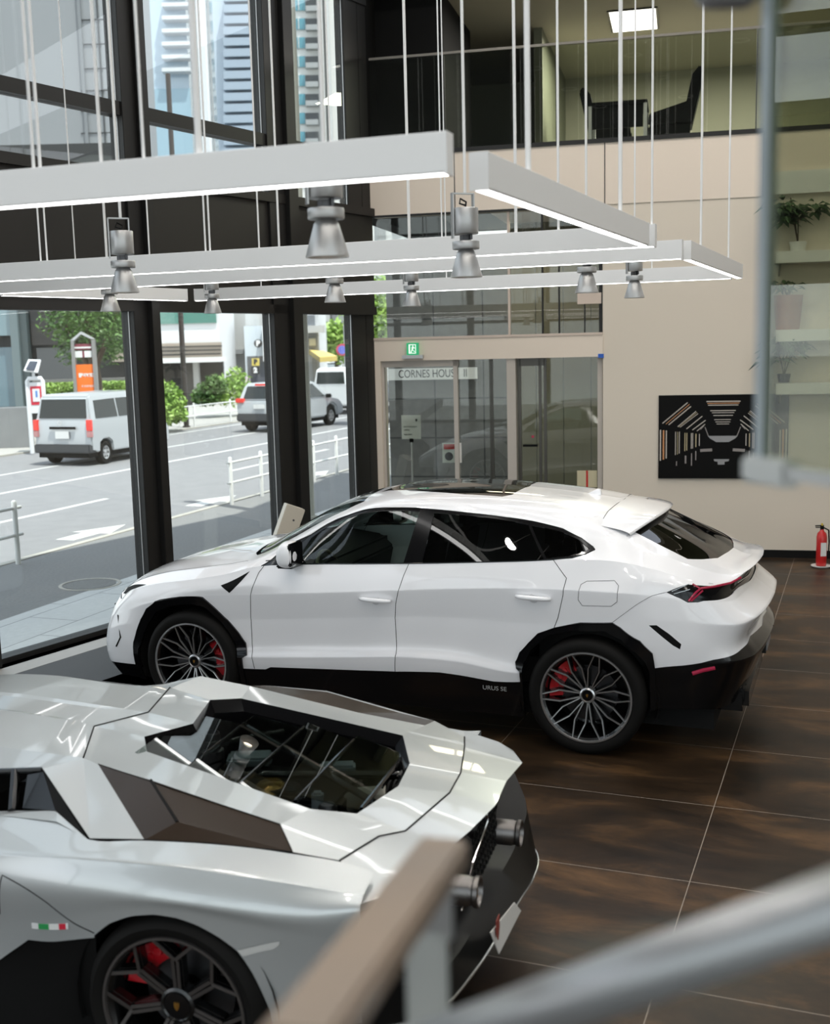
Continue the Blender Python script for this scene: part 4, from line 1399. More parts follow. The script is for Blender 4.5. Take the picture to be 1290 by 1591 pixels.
SS = Surf([[SR[j][i] for j in range(6)] for i in range(len(sx))], crease_v=(1,))
if SS.nrm([[8, 2.5]])[0][1] < 0: SS.flip = True
def pS(*pts, cv=None): return pix2sv(SS, AF, pts, cv)
def xz(pts): # (x, z) on the side -> nearest (s,v)
    q, P3, _ = grid_of(SS)
    return [tuple(q[np.argmin((P3[:, 0] - x) ** 2 + (P3[:, 2] - z) ** 2)]) for x, z in pts]
arch_n = pS((146.6,1477),(146.6,1453.5),(170.5,1434.7),(204.6,1423.4),(238.7,1421),(272.8,1426),(307,1438),(341,1457),(368.3,1477.3),(392,1511.4),(419.4,1569.4))
vmx = SS.nv - 1
arch_n = arch_n + [(arch_n[-1][0] + .1, vmx), (arch_n[0][0], vmx)]
archf = xz([(2.7 + .40 * math.cos(R(a)), .33 + .40 * math.sin(R(a))) for a in range(-5, 186, 12)])
archf = archf + [(archf[-1][0], vmx), (archf[0][0], vmx)]
blk = pS((146.6,1457),(116,1460),(44,1460),(0,1491)) + xz([(.85, .42), (1.2, .30), (2.1, .22)])
blk = blk + [(blk[-1][0], vmx), (arch_n[0][0], vmx)]
mk = pS((368.5,1476.5),(400,1469),(434.8,1461.5),(434,1468),(425,1475),(378.5,1486))
VS, RS_ = cut_panels(SS, [('hole', arch_n), ('hole', archf), ('side_intake', blk), ('side_marker', mk)], .14, .16)
mS = {'side_intake': ('side_intake', M['satin_black'], -.012), 'side_marker': ('side_marker', mat('pale_lens', (.62, .62, .60), .2, coat=1), .002), 'body': ('side_body', GP, 0)}
SS2 = Surf(SS.P.copy(), crease_v=(1,)); SS2.flip = SS.flip
for i, x in enumerate(sx):
    k = min(1, max(0, (.5 - x) / .9))
    SS2.P[i, 0, 2] -= .075 * k; SS2.P[i, 1, 2] -= .06 * k; SS2.P[i, 2, 2] -= .03 * k
for mir in (False, True):
    for k, tr in RS_.items():
        if k == 'hole': continue
        nm, mm, off = mS[k]
        panel(SS2 if mir else SS, VS, tr, nm, mm, sc_, mir, off)
    strip(SS, pS((0,1420),(3.4,1359.7),(75,1404),(146.6,1450)), .0022, 'door_gap', M['matt_black'], sc_, mir)
# tricolour badge
sv = pS((50,1437.5),(107,1438.5)); q0_, q1_ = sv
segs_ = ((0.0, .14, (.75, .75, .75)), (.14, .40, (.02, .30, .08)), (.40, .70, (.8, .8, .78)), (.70, .92, (.65, .02, .05)), (.92, 1, (.75, .75, .75)))
fb = None
for i, (a, b, c) in enumerate(segs_):
    pa, pb = (np.array(q0_) * (1 - t) + np.array(q1_) * t for t in (a, b))
    A_, B_ = SS.ev([pa])[0], SS.ev([pb])[0]
    nn = SS.nrm([pa])[0] * .003
    h = .011
    mb = MB().add([tuple(A_ + nn + (0, 0, -h)), tuple(B_ + nn + (0, 0, -h)), tuple(B_ + nn + (0, 0, h)), tuple(A_ + nn + (0, 0, h)), tuple(A_ - (0, 0, h)), tuple(B_ - (0, 0, h)), tuple(B_ + (0, 0, h)), tuple(A_ + (0, 0, h))],
                  [(0, 1, 2, 3), (4, 5, 1, 0), (3, 2, 6, 7)])
    o = mb.build('flag_badge' if i == 0 else 'flag_stripe', mat('badge_%d' % i, c, .3, coat=.8), fb or sc_)
    fb = fb or o
# shelf between belt and window, side glass and pillars
for sy in (1, -1):
    def yy(p): return (p[0], p[1] * sy, p[2])
    W0 = V4['W0']
    t = MB().add([yy(p) for p in ((W0[0], W0[1], W0[2]), (.60, .72, .955), (1.0, .72, .91), (1.75, .66, .86), (1.72, .60, 1.02), (1.35, .60, 1.045), (1.0, .59, 1.033), (1.35, .69, .888))], [(0, 1, 2, 6), (6, 2, 7, 5), (5, 7, 3, 4)])
    t.build('side_window', M['car_glass_dark'], sc_)
    t = MB().add([yy(p) for p in ((.60, .72, .955), (.375, .87, .92), (.55, .80, .945), (.84, .765, .93), (1.1, .775, .90), (1.75, .79, .80), (1.75, .66, .86), (1.0, .72, .91))], [(0, 1, 2, 3, 4, 7), (4, 5, 6, 7)])
    t.build('window_sill', GP, sc_)
    t = MB().add([yy(p) for p in ((W0[0], W0[1] + .001, W0[2]), (W0[0] + .06, W0[1] + .01, W0[2] - .01), (.75, .725, .95), (.60, .73, .956))], [(0, 1, 2, 3)])
    t.build('quarter_trim', M['gloss_black'], sc_)
    t = MB().tube([yy(p) for p in ((W0[0], W0[1] + .004, W0[2]), (1.0, .595, 1.032), (1.35, .605, 1.048), (1.72, .605, 1.022))], .010, 6)
    t.build('window_trim', M['gloss_black'], sc_)
    t = MB().add([yy(p) for p in ((W0[0], W0[1], W0[2]), (.375, .87, .92), (.60, .73, .955))], [(0, 1, 2)])
    t.build('pillar_return', M['matt_black'], sc_)
    MB().tube([yy((.88, .578, 1.036)), yy((.80, .725, .935))], .016, 6).build('quarter_bar', M['gloss_black'], sc_)
# body core under the skin
mb = MB()
mb.bb(-.70, 2.2, -.70, .70, .16, .50)
mb.bb(.80, 1.75, -.52, .52, .5, .95)
mb.build('underbody', M['matt_black'], sc_)
# wells
mb = MB()
for cx, rr in ((0, .40), (2.7, .38)):
    for sy in (-1, 1):
        n_ = 20
        ring = [[(cx + rr * math.cos(R(-15 + 210 * i / n_)), yy_, .36 + rr * math.sin(R(-15 + 210 * i / n_))) for i in range(n_ + 1)] for yy_ in (sy * .97, sy * .62)]
        k = n_ + 1
        MB().add(ring[0] + ring[1], [(i, i + 1, i + 1 + k, i + k) for i in range(n_)] + [tuple(range(k, 2 * k))]).build('wheel_well', M['matt_black'], sc_, fix=False)
# engine bay
Q = lambda k, dz: (V4[k][0], V4[k][1], V4[k][2] + dz)
ring_k = ['D1', 'D2', 'E2', 'E3', 'B2', 'C2', 'C1', 'B1', 'A1', 'E1']
mb = MB()
tp = [V4[k] for k in ring_k]
ctr = np.array(tp).mean(0)
lo = [tuple(np.array(p) * .93 + ctr * .07 + (0, 0, -.05)) for p in tp]
lo2 = [(p[0] * .97 + ctr[0] * .03, p[1], .55) for p in lo]
n_ = len(tp)
mb.add(tp + lo + lo2, [(i, (i + 1) % n_, n_ + (i + 1) % n_, n_ + i) for i in range(n_)] + [(n_ + i, n_ + (i + 1) % n_, 2 * n_ + (i + 1) % n_, 2 * n_ + i) for i in range(n_)] + [tuple(range(2 * n_, 3 * n_))])
bay = mb.build('engine_bay', M['gloss_black'], sc_)
def bl(f, g, dz):   # point in the opening: f 0 front..1 rear, g -1 far..1 near
    fr = np.array(V4['D1']) * .5 + np.array(V4['D2']) * .5
    re = np.array(V4['C1']) * .5 + np.array(V4['C2']) * .5
    c = fr * (1 - f) + re * f
    w = .34 + .10 * math.sin(PI * min(1, f * 1.2))
    return (c[0], c[1] + g * w, c[2] + dz)
mb = MB()
mb.box(bl(.5, 0, -.24), (.62, .34, .20)); mb.box(bl(.45, .25, -.20), (.5, .10, .14)); mb.box(bl(.45, -.25, -.20), (.5, .10, .14))
mb.build('engine_block', M['satin_black'], bay, bevel=.02)
mb = MB().lathe([(.0005, .10), (.05, .095), (.085, .06), (.095, 0), (.10, -.06)], c=tuple(np.array(bl(.47, .18, -.21))), n=28)
mb.build('gold_cover', mat('gold_cover', (.42, .24, .06), .35, metal=.7), bay, smooth=50)
for f_, g_ in ((.56, .20), (.75, .55)):
    mb = MB().lathe([(.0005, .03), (.03, .03), (.04, .015), (.04, -.02)], c=bl(f_, g_, -.13), n=24)
    mb.build('filler_cap', M['steel'], bay, smooth=40)
mb = MB()
mb.tube([bl(.78, .1, -.16), bl(.83, .12, -.12), bl(.93, .05, -.10)], .042, 16)
mb.build('intake_pipe', mat('beige_hose', (.42, .40, .34), .5), bay, smooth=50)
mb = MB()
for i in range(6):
    t_ = i / 5
    a, b = np.array(bl(.90, .03, -.10)), np.array(bl(1.0, -.10, -.08))
    c = a * (1 - t_) + b * t_
    mb.tube([tuple(c - (0.004, 0, 0)), tuple(c + (.004, 0, 0))], .048, 16)
mb.build('bellows', M['satin_black'], bay, smooth=40)
mb = MB().lathe([(.03, .10), (.036, .09), (.036, .02), (.05, .015), (.05, -.10)], c=bl(.12, -.42, -.14), n=20)
mb.build('oil_tank', M['steel'], bay, smooth=40)
mb = MB()
for a, b in (((.05, .9), (.95, -.5)), ((.2, -.9), (.98, .6)), ((.0, .3), (.35, -.9))):
    mb.tube([bl(a[0], a[1], -.075), bl(b[0], b[1], -.075)], .016, 10)
mb.build('strut_brace', M['rim_dark'], bay, smooth=50)
mb = MB()
for f_, g_, s_ in ((.15, .6, (.10, .12, .05)), (.28, .62, (.12, .10, .04)), (.66, -.5, (.16, .08, .05)), (.7, .45, (.05, .05, .10)), (.3, -.3, (.2, .12, .04))):
    mb.box(bl(f_, g_, -.12), s_, rz=.3)
mb.build('ducts', mat('pale_ducts', (.34, .40, .44), .35, metal=.4), bay, bevel=.01)
# glass louvres: four slanted panes with dark frames
for i in range(4):
    f0, f1 = -.02 + .24 * i, .20 + .24 * i
    g = .93 if i else .8
    a, b, c, d = bl(f0, g, -.012), bl(f0, -g, -.012), bl(f1, -g, -.045), bl(f1, g, -.045)
    ln = MB().add([a, b, c, d] + [(p[0], p[1], p[2] - .006) for p in (a, b, c, d)], [(0, 1, 2, 3), (7, 6, 5, 4), (0, 4, 5, 1), (1, 5, 6, 2), (2, 6, 7, 3), (3, 7, 4, 0)]).build('glass_louvre', M['engine_glass'], bay)
    MB().tube([tuple(np.array(c) + (0, 0, .004)), tuple(np.array(d) + (0, 0, .004))], .010, 6).build('louvre_frame', M['gloss_black'], ln)
mb = MB()
mb.box(bl(1.06, .0, -.05), (.10, .62, .02))
mb.box(bl(1.02, -.55, -.045), (.16, .22, .02))
mb.build('rear_tray', M['gloss_black'], bay, bevel=.006)
# rear fascia
mb = MB()
mb.prism([(-.80, .80), (-.93, .80), (-.90, .70), (-.86, .45), (-.84, .40), (-.75, .38), (-.72, .78)], -.60, .84)
mb.build('rear_fascia', M['gloss_black'], sc_, bevel=.01)
# bumper bowl: lip curve sweeping round the tail
bot = [(-.70, .92, .34), (-.92, .80, .36), (-1.01, .50, .375), (-1.05, .15, .375), (-1.06, -.20, .325), (-1.06, -.48, .275), (-1.04, -.72, .275), (-.92, -.88, .34)]
topc = [(-.70, .94, .54), (-.88, .86, .50), (-.95, .60, .46), (-.97, .2, .44), (-.97, -.2, .42), (-.98, -.50, .42), (-.99, -.74, .50), (-.90, -.92, .60)]
und = [(x + .30, y * .90, z - .03) for x, y, z in bot]
P_ = np.array([topc, bot, und])
t_ = np.linspace(0, 7, 36)
rows_ = [[tuple(p) for p in _cr(P_[k], t_)] for k in range(3)]
inner = [(p[0] + .14, p[1] * .97, p[2] + .04) for p in rows_[0]]
mb = MB()
n_ = 36
allr = [inner] + rows_
mb.add([p for r in allr for p in r], [(i * n_ + j, i * n_ + j + 1, (i + 1) * n_ + j + 1, (i + 1) * n_ + j) for i in range(3) for j in range(n_ - 1)])
mb.build('diffuser', mat('diffuser_dark', (.006, .006, .006), .35, spec=.2), sc_, smooth=30)
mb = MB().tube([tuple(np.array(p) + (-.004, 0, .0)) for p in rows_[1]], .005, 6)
mb.build('diffuser_highlight', mat('edge_highlight', (.5, .5, .48), .2, metal=.8), sc_)  # pale metal line laid along the lip as a painted highlight
mb = MB().tube([(-.94, .72, .83), (-.93, .62, .62), (-.93, .56, .44), (-.96, .5, .38)], .005, 6)
mb.tube([(-.99, .16, .845), (-.985, .12, .80), (-.96, .30, .70), (-.95, .46, .58)], .004, 6)
mb.build('fascia_trim', M['chrome'], sc_)
# hexagonal grille between the exhausts
mb = MB()
for i in range(10):
    for j in range(6):
        yy_ = -.22 + .045 * i + (.0225 if j % 2 else 0)
        zz_ = .56 + .038 * j
        pts = [(-.945, yy_ + .021 * math.cos(R(30 + 60 * k)), zz_ + .021 * math.sin(R(30 + 60 * k))) for k in range(6)]
        mb.tube(pts, .0035, 4, closed=True)
mb.build('rear_grille', M['satin_black'], sc_)
for c in ((743.8, 1385.8), (808.9, 1294.7)):
    p = AF.hit(*c, x=-1.045)
    mb = MB().lathe([(.056, .17), (.056, .035), (.052, .03), (.052, .018), (.058, .012), (.058, -.004), (.052, -.006), (.048, .0), (.046, .08), (.0005, .08)], c=tuple(p), n=36, axis='x')
    e_ = mb.build('exhaust_pipe', M['titanium'], sc_, smooth=40)
    mb = MB()
    for k in range(5):
        mb.tube([(p[0] + .012, p[1] - .043, p[2] - .032 + .016 * k), (p[0] + .012, p[1] + .043, p[2] - .032 + .016 * k)], .0022, 4)
        mb.tube([(p[0] + .012, p[1] - .032 + .016 * k, p[2] - .043), (p[0] + .012, p[1] - .032 + .016 * k, p[2] + .043)], .0022, 4)
    mb.build('exhaust_mesh', M['bronze_mesh'], e_)
# white display plate hanging below the bowl
a, b, c, d = (np.array(AF.hit(u, v, x=-1.075)) for u, v in ((763, 1449), (800, 1402), (810, 1415), (776, 1482)))
pl = MB().add([tuple(p) for p in (a, b, c, d)] + [tuple(p + (.004, 0, 0)) for p in (a, b, c, d)], [(0, 1, 2, 3), (7, 6, 5, 4), (0, 4, 5, 1), (1, 5, 6, 2), (2, 6, 7, 3), (3, 7, 4, 0)]).build('number_plate', M['white_plastic'], sc_)
pc = np.array(AF.hit(773, 1443, x=-1.081))
MB().prism([(pc[1] + a_ * .035, pc[2] + b_ * .045) for a_, b_ in ((-.8, 1), (.8, 1), (.8, -.1), (0, -1), (-.8, -.1))], -1.081, -1.085, 'yz').build('plate_emblem', mat('emblem_red_brown', (.25, .04, .03), .4), pl)
MB().box(tuple(AF.hit(731, 1492, x=-.95)), (.02, .05, .07)).build('rear_fog_lamp', M['red_lens'], sc_)
for cx, rr, w_, tr in ((0, .355, .34, .83), (2.7, .345, .26, .86)):
    for sy in (1, -1):
        car_wheel(sc_, cx, tr * sy, rr, .278 if cx == 0 else .265, w_, 'fork', R(42) if cx == 0 else R(150), sy)
# ------------------------------------------------------------------ hanging lights
ZB_, HB_ = 3.2, .12
def wireset(px_list, a, b):
    """where cables seen at these pixels meet the beam a-b (top plane)"""
    out = []
    A_, B_ = Vector(a), Vector(b)
    for u, v, r in px_list:
        d = ray(u, v)
        nrm = Vector((0, 0, 1)).cross(B_ - A_).normalized()
        t = (A_ - CAM).dot(nrm) / d.dot(nrm)
        p = CAM + d * t
        out.append((p.x, p.y, r))
    return out
def beam(u0, v0, u1, v1, label, wires, ext0=0.0, ext1=0.0, grp='linear pendant beams'):
    a, b = at_z(u0, v0, ZB_), at_z(u1, v1, ZB_)
    d = (b - a).normalized()
    a, b = a - d * ext0, b + d * ext1
    L_ = (b - a).length
    ang = math.atan2(d.y, d.x)
    t = thing('linear_pendant_lamp', label, 'ceiling lamp', tuple(a), ang, grp)
    MB().bb(0, L_, -.032, .032, .004, HB_).build('housing', M['alu_white'], t, bevel=.003)
    MB().bb(.004, L_ - .004, -.018, .018, .001, .006).build('led_diffuser', M['led'], t)
    for sx_ in (0, L_):
        MB().bb(sx_ - .004, sx_ + .004, -.033, .033, .0, HB_ + .001).build('end_cap', M['alu_white'], t)
    inv = parent_matrix(t).inverted()
    for x, y, r in wireset(wires, a, b):
        p = inv @ Vector((x, y, ZB_ + HB_))
        MB().tube([(p.x, 0, HB_), (p.x, 0, CEIL - ZB_)], r, 8).build('cable', M['alu_white'], t)
    return t
th, tk = .0042, .010
beam(0, 325, 698, 272, 'nearest linear pendant beam, long pale beam at upper left', [(53,270,.005),(63,269,.005),(158,262,.005),(310,250,.011),(224,256,.005)], ext0=1.6)
beam(745, 296, 1003, 384, 'pale linear pendant beam slanting away from the nearest long beam', [(821,266,.011),(964,336,.010)], ext1=-.06)
beam(0, 438, 1018, 384, 'middle linear pendant beam, front one of the two running close together', [(64,413,.006),(74,413,.006),(320,398,.006),(327,398,.006),(687,376,th),(802,368,.009),(868,365,.007),(1013,361,.006)], ext0=1.0)
beam(0, 457, 1060, 403, 'middle linear pendant beam, rear one of the two running close together', [(167,430,.006),(234,426,.006),(404,415,.006),(435,413,.008),(636,400,.006),(911,386,.007)], ext0=.0)
beam(1066, 404, 1148, 433, 'short pale linear pendant beam at the right end of the far frame', [(1089,390,.008),(1132,404,.007)])
beam(305, 468, 1148, 433, 'farthest long linear pendant beam in front of the back wall', [(406,449,.006),(1013,425,.006),(694,436,.006)], ext1=-.06)
beam(0, 460, 288, 468, 'far linear pendant beam with pale wood tone at the left', [(120,448,.006)])
# cone spot lamps
def spot_lamp(u, v, label, rod=.006, big=False):
    zc = 3.04
    p = at_z(u, v, zc)
    t = thing('cone_spot_lamp', label, 'spot lamp', tuple(p), R(20), 'cone spot lamps')
    A_ = M['alu']
    MB().lathe([(.080, 0), (.081, .004), (.046, .122), (.034, .138), (.030, .138), (.042, .12), (.076, .003), (.080, 0)], n=40).build('cone_shade', A_, t, smooth=40)
    MB().lathe([(.0005, .05), (.045, .05), (.047, .056), (.0005, .06)], n=24).build('bulb', M['bulb'], t)
    MB().lathe([(.0005, .138), (.066, .138), (.068, .142), (.068, .172), (.066, .176), (.0005, .176)], n=40).build('ring', A_, t, smooth=40)
    mb = MB()
    mb.box((0, 0, .192), (.05, .02, .032)); mb.box((.02, 0, .20), (.012, .05, .03)); mb.lathe([(.0005, .18), (.012, .18), (.012, .205), (.0005, .205)], c=(-.02, 0, 0), n=10)
    mb.build('joint', M['steel'], t)
    MB().lathe([(.0005, .212), (.062, .212), (.064, .215), (.064, .335), (.062, .338), (.0005, .338)], n=40).build('canister', A_, t, smooth=40)
    mb = MB()
    mb.box((-.070, 0, .30), (.006, .028, .22)); mb.box((-.015, 0, .408), (.116, .028, .006)); mb.box((.042, 0, .375), (.006, .028, .07))
    mb.build('bracket', A_, t)
    mb = MB().tube([(.0, .0, .338), (.01, .012, .37), (-.02, .014, .385), (-.03, 0, .36), (.0, -.01, .35)], .005, 6)
    mb.build('lead', M['satin_black'], t, smooth=60)
    MB().tube([(0, 0, .41), (0, 0, CEIL - zc)], rod, 8).build('rod', M['alu_white'], t)
    return t
for u, v, lab, r_ in ((509, 400, 'largest cone spot lamp, hanging below the nearest beam', .008), (725, 431, 'cone spot lamp with open bracket below the gap between two near beams', .008),
                  (194, 455, 'cone spot lamp with black bracket in front of the middle beams at left', .008), (172, 484, 'small cone spot lamp under the left wood-toned beam', .006),
                  (331, 487, 'small cone spot lamp at the gap between two far beams', .006), (521, 470, 'small cone spot lamp below the middle beams, left of the corner post', .006),
                  (640, 476, 'small cone spot lamp in front of the stone wall above the entrance', .006), (912, 455, 'cone spot lamp at the right end of the clerestory glazing', .006),
                  (986, 463, 'rightmost cone spot lamp, in front of the plain beige wall', .006)):
    spot_lamp(u, v, lab, r_)
# ceiling downlight housings
dl = None
for x, y in DOWN:
    if dl is None:
        dl = thing('downlight', 'round recessed ceiling downlight', 'ceiling lamp', (x, y, CEIL), 0, 'recessed ceiling downlights')
        MB().lathe([(.16, 0), (.19, -.004), (.19, -.012), (.155, -.012), (.15, .0)], n=24).build('trim_ring', M['white_plastic'], dl, smooth=40)
    else:
        c = copy_tree(dl); c.location = (x, y, CEIL)

# ------------------------------------------------------------------ on the back wall
def wp(u, v, off=0.0): return BW.uv(u, v, off)
def wall_thing(name, label, cat, u, v, off=0.0, base=None):
    a, z = wp(u, v, off)
    return thing(name, label, cat, tuple(BW.pt(a, off, z)), BW.a), a, z
# tunnel picture
pt, a0, z0 = wall_thing('wall_picture', 'wide black picture of a car in a tunnel of light bars', 'picture', 1122, 743, 0)
aL, aR = wp(1022, 700)[0], wp(1223, 700)[0]
zt, zb_ = wp(1122, 613)[1], wp(1122, 743)[1]
wP, hP = aR - aL, zt - zb_
MB().bb(-wP / 2, wP / 2, -.035, 0, 0, hP).build('canvas', mat('print_black', (.004, .004, .004), .7, spec=.15), pt, bevel=.002)
def pic(x, y): # picture crop pixels (70..1200, 70..803) to local
    return (-wP / 2 + (x - 70) / 1130 * wP, (803 - y) / 733 * hP)
cols_ = {'w': (.55, .50, .45), 'o': (.60, .28, .12), 'y': (.50, .42, .25), 'g': (.30, .27, .26)}
def stripes(segs, key):
    mb = MB()
    for (x1, y1, x2, y2, w) in segs:
        a, b = Vector((*pic(x1, y1), 0)), Vector((*pic(x2, y2), 0))
        d = (b - a).normalized(); n = Vector((-d.y, d.x, 0)) * (w / 1130 * wP / 2)
        q = [a + n, a - n, b - n, b + n]
        mb.add([(p.x, -.0365, p.y) for p in q], [(0, 1, 2, 3)])
    o = mb.build('light_bars', mat('print_' + key, cols_[key], .5), pt, fix=False)
    return o
def both(l): return l + [(1270 - a, b, 1270 - c, d, w) for a, b, c, d, w in l]
stripes([(490,128,785,128,10),(505,160,768,160,8),(525,208,745,208,8),(540,226,732,226,6),(552,250,722,250,7),(560,286,704,286,6),(570,306,700,306,6),(580,324,690,324,6)]
        + both([(325,135,105,315,9),(355,168,160,328,9),(400,212,240,345,7),(418,232,262,350,5),(455,255,318,365,8),(485,290,370,375,8),(480,325,410,385,7),(88,372,88,645,12),(140,378,140,625,10),(222,390,222,595,7),(256,390,256,582,7),(362,402,362,540,8),(374,402,374,538,6),(432,410,432,515,7)]), 'w')
stripes([(498,144,776,144,7)] + both([(342,150,135,322,6),(115,375,115,635,14)]), 'o')
stripes(both([(240,390,240,590,5),(305,400,305,560,8),(322,400,322,555,8),(402,408,402,525,9),(410,220,250,348,4)]), 'y')
stripes(both([(545,550,440,556,26),(365,580,365,690,9),(312,600,312,670,14),(402,560,402,640,9),(232,650,232,690,8),(480,350,512,432,7),(470,340,440,372,6)]), 'g')
for nm_, ring_ in (('printed_car', ((505, 428), (765, 428), (745, 450), (690, 482), (580, 482), (525, 450))), ('printed_reflection', ((560, 632), (695, 632), (690, 650), (655, 655), (655, 680), (595, 680), (595, 655), (565, 650)))):
    pp_ = [pic(x, y) for x, y in ring_]
    MB().prism(pp_, -.0368, -.0362).build(nm_, mat('print_car', (.32, .32, .33), .5), pt)
# fire extinguisher on the floor
fx = at_z(1276, 881, 0)
fe = thing('fire_extinguisher', 'red fire extinguisher on a white tray by the back wall', 'fire extinguisher', tuple(fx), 0)
MB().lathe([(.0005, .02), (.055, .02), (.06, .03), (.06, .36), (.05, .405), (.025, .43), (.02, .45), (.0005, .45)], n=28).build('cylinder', M['red'], fe, smooth=50)
mb = MB(); mb.box((0, 0, .47), (.035, .03, .05)); mb.box((-.03, 0, .495), (.10, .018, .012), rz=.1); mb.box((-.03, 0, .475), (.09, .018, .010))
mb.build('valve', M['satin_black'], fe)
MB().tube([(.02, 0, .47), (.075, -.01, .44), (.085, -.01, .30), (.08, -.01, .16)], .009, 8).build('hose', M['satin_black'], fe, smooth=60)
MB().lathe([(.0005, .005), (.10, .005), (.115, .02), (.11, .025), (.095, .012), (.0005, .012)], n=28).build('tray', M['white_plastic'], fe, smooth=40)
MB().bb(-.03, .035, -.0625, -.058, .14, .30).build('label', M['white_plastic'], fe)
MB().lathe([(.0005, .49), (.012, .495), (.012, .52), (.0005, .525)], n=10).build('safety_pin', mat('pin_yellow', (.7, .5, .05), .4), fe)
# emergency exit sign
ex, a, z = wall_thing('exit_sign', 'small green running-man exit sign over the entrance', 'sign', 643, 557, -.02)
w_ = .155
mb = MB().bb(-w_ / 2 - .06, w_ / 2 + .06, -.08, 0, -.0, .045); mb.build('base', M['alu'], ex, bevel=.004)
MB().bb(-w_ / 2, w_ / 2, -.06, -.02, .045, .045 + w_).build('panel', mat('exit_green', (.01, .30, .12), .4, emit=.5, emit_col=(.02, .45, .18)), ex)
sgm = mat('exit_white', (.8, .85, .8), .4, emit=.7, emit_col=(.85, 1, .9))
def man(pts): return [(-w_ / 2 + a_ * w_, .045 + b_ * w_) for a_, b_ in pts]
mb = MB()
for pl_ in ([(.18,.12),(.30,.12),(.30,.88),(.18,.88)], [(.30,.12),(.80,.12),(.80,.18),(.30,.18)], [(.30,.82),(.80,.82),(.80,.88),(.30,.88)], [(.74,.18),(.80,.18),(.80,.82),(.74,.82)]):
    mb.prism(man(pl_), -.0605, -.0622)
mb.build('door_symbol', sgm, ex)
mb = MB()
for pl_ in ([(.50,.70),(.58,.70),(.58,.79),(.50,.79)], [(.42,.42),(.54,.40),(.60,.66),(.48,.68)], [(.40,.60),(.50,.62),(.50,.68),(.36,.56)], [(.58,.62),(.70,.52),(.72,.57),(.58,.68)], [(.44,.44),(.50,.40),(.40,.18),(.32,.20)], [(.50,.42),(.56,.40),(.70,.30),(.66,.24)]):
    mb.prism(man(pl_), -.0605, -.0622)
mb.build('running_figure', sgm, ex)
# lettering band in the door and small notices
bd, a, z = wall_thing('lettered_sign', 'pale name board with dark capitals behind the glass door', 'sign', 665, 590, 3.10)
aa, ab = wp(604, 580, 3.1)[0], wp(742, 580, 3.1)[0]
zt_, zb2 = wp(665, 572, 3.1)[1], wp(665, 590, 3.1)[1]
MB().bb(aa - a, ab - a, -.0, .02, zb2 - z, zt_ - z).build('board', mat('pale_board', (.86, .86, .84), .5), bd)
at_ = wp(619, 581, 3.1)[0] - a
text_mesh('CORNES HOUSE  II', .175, Matrix.Translation((at_, -.004, (zt_ + zb2) / 2 - z)), 'lettering', M['sign_ink'], bd, align='LEFT', sx=(wp(727, 581, 3.1)[0] - a - at_) / 1.48)
# information sign on a stand, in front of the entrance doors
sgt, a, z = wall_thing('sign_stand', 'white notice board on a thin stand behind the glass door', 'sign', 640, 760, .5)
zf = -sgt.location.z
sgt.location.z = 0
zz = lambda v: wp(640, v, .5)[1]
x0_, x1_ = wp(624.5, 660, .5)[0] - a, wp(654, 660, .5)[0] - a
MB().bb(x0_, x1_, -.02, 0, zz(682), zz(645)).build('board', M['white_plastic'], sgt)
MB().tube([((x0_ + x1_) / 2, 0, .02), ((x0_ + x1_) / 2, 0, zz(682))], .012, 8).build('pole', M['alu'], sgt)
MB().lathe([(.0005, 0), (.17, 0), (.17, .015), (.0005, .02)], c=((x0_ + x1_) / 2, 0, 0), n=24).build('base', M['satin_black'], sgt)
MB().box(((x0_ + x1_) / 2, -.01, zz(684)), (.05, .03, .05)).build('clamp', M['satin_black'], sgt)
for i, (tx, vv, s_) in enumerate((('SHOWROOM', 663, .030), ('OPEN', 668, .030), ('9:30-18:00', 675, .026))):
    text_mesh(tx, s_, Matrix.Translation((x0_ + .03, -.022, zz(vv))), 'lettering', M['sign_ink'], sgt, align='LEFT')
MB().prism([(x1_ - .055 + p * .017, zz(653) + q * .02) for p, q in ((-.8, 1), (.8, 1), (.8, -.1), (0, -1), (-.8, -.1))], -.0215, -.024).build('emblem', M['sign_ink'], sgt)
# notice with red band and round fitting stuck in the glass
nt_, a, z = wall_thing('notice', 'white notice with red band stuck on the glass door', 'notice', 697, 720, .095)
zz = lambda v: wp(697, v, .095)[1] - z
xa, xb = wp(687.5, 700, .095)[0] - a, wp(708, 700, .095)[0] - a
MB().bb(xa, xb + .08, -.004, 0, zz(719), zz(688)).build('sheet', M['white_plastic'], nt_)
MB().bb(xa + .02, xb, -.006, -.004, zz(698), zz(690)).build('red_band', M['red'], nt_)
MB().lathe([(.0005, -.012), (.05, -.012), (.055, -.004)], c=((xa + xb) / 2, 0, zz(709)), n=24, axis='y').build('dial', M['satin_black'], nt_)
nt2, a, z = wall_thing('paper_panel', 'cream paper panel with a red stripe low in the right glass', 'notice', 912, 757, .11)
zz = lambda v: wp(912, v, .11)[1] - z
xa, xb = wp(897, 740, .11)[0] - a, wp(928, 740, .11)[0] - a
MB().bb(xa, xb, -.006, 0, 0, zz(731)).build('sheet', mat('cream_paper', (.60, .54, .36), .6), nt2)
MB().bb((xa + xb) / 2 - .012, (xa + xb) / 2 + .012, -.008, -.006, 0, zz(731)).build('red_stripe', M['red'], nt2)
bt, a, z = wall_thing('blue_tape', 'small blue tape at the top right corner of the entrance', 'tape', 934, 556, -.02)
MB().bb(-.035, .035, -.003, 0, 0, .05).build('tape_strip', mat('tape_blue', (.02, .12, .55), .5), bt)
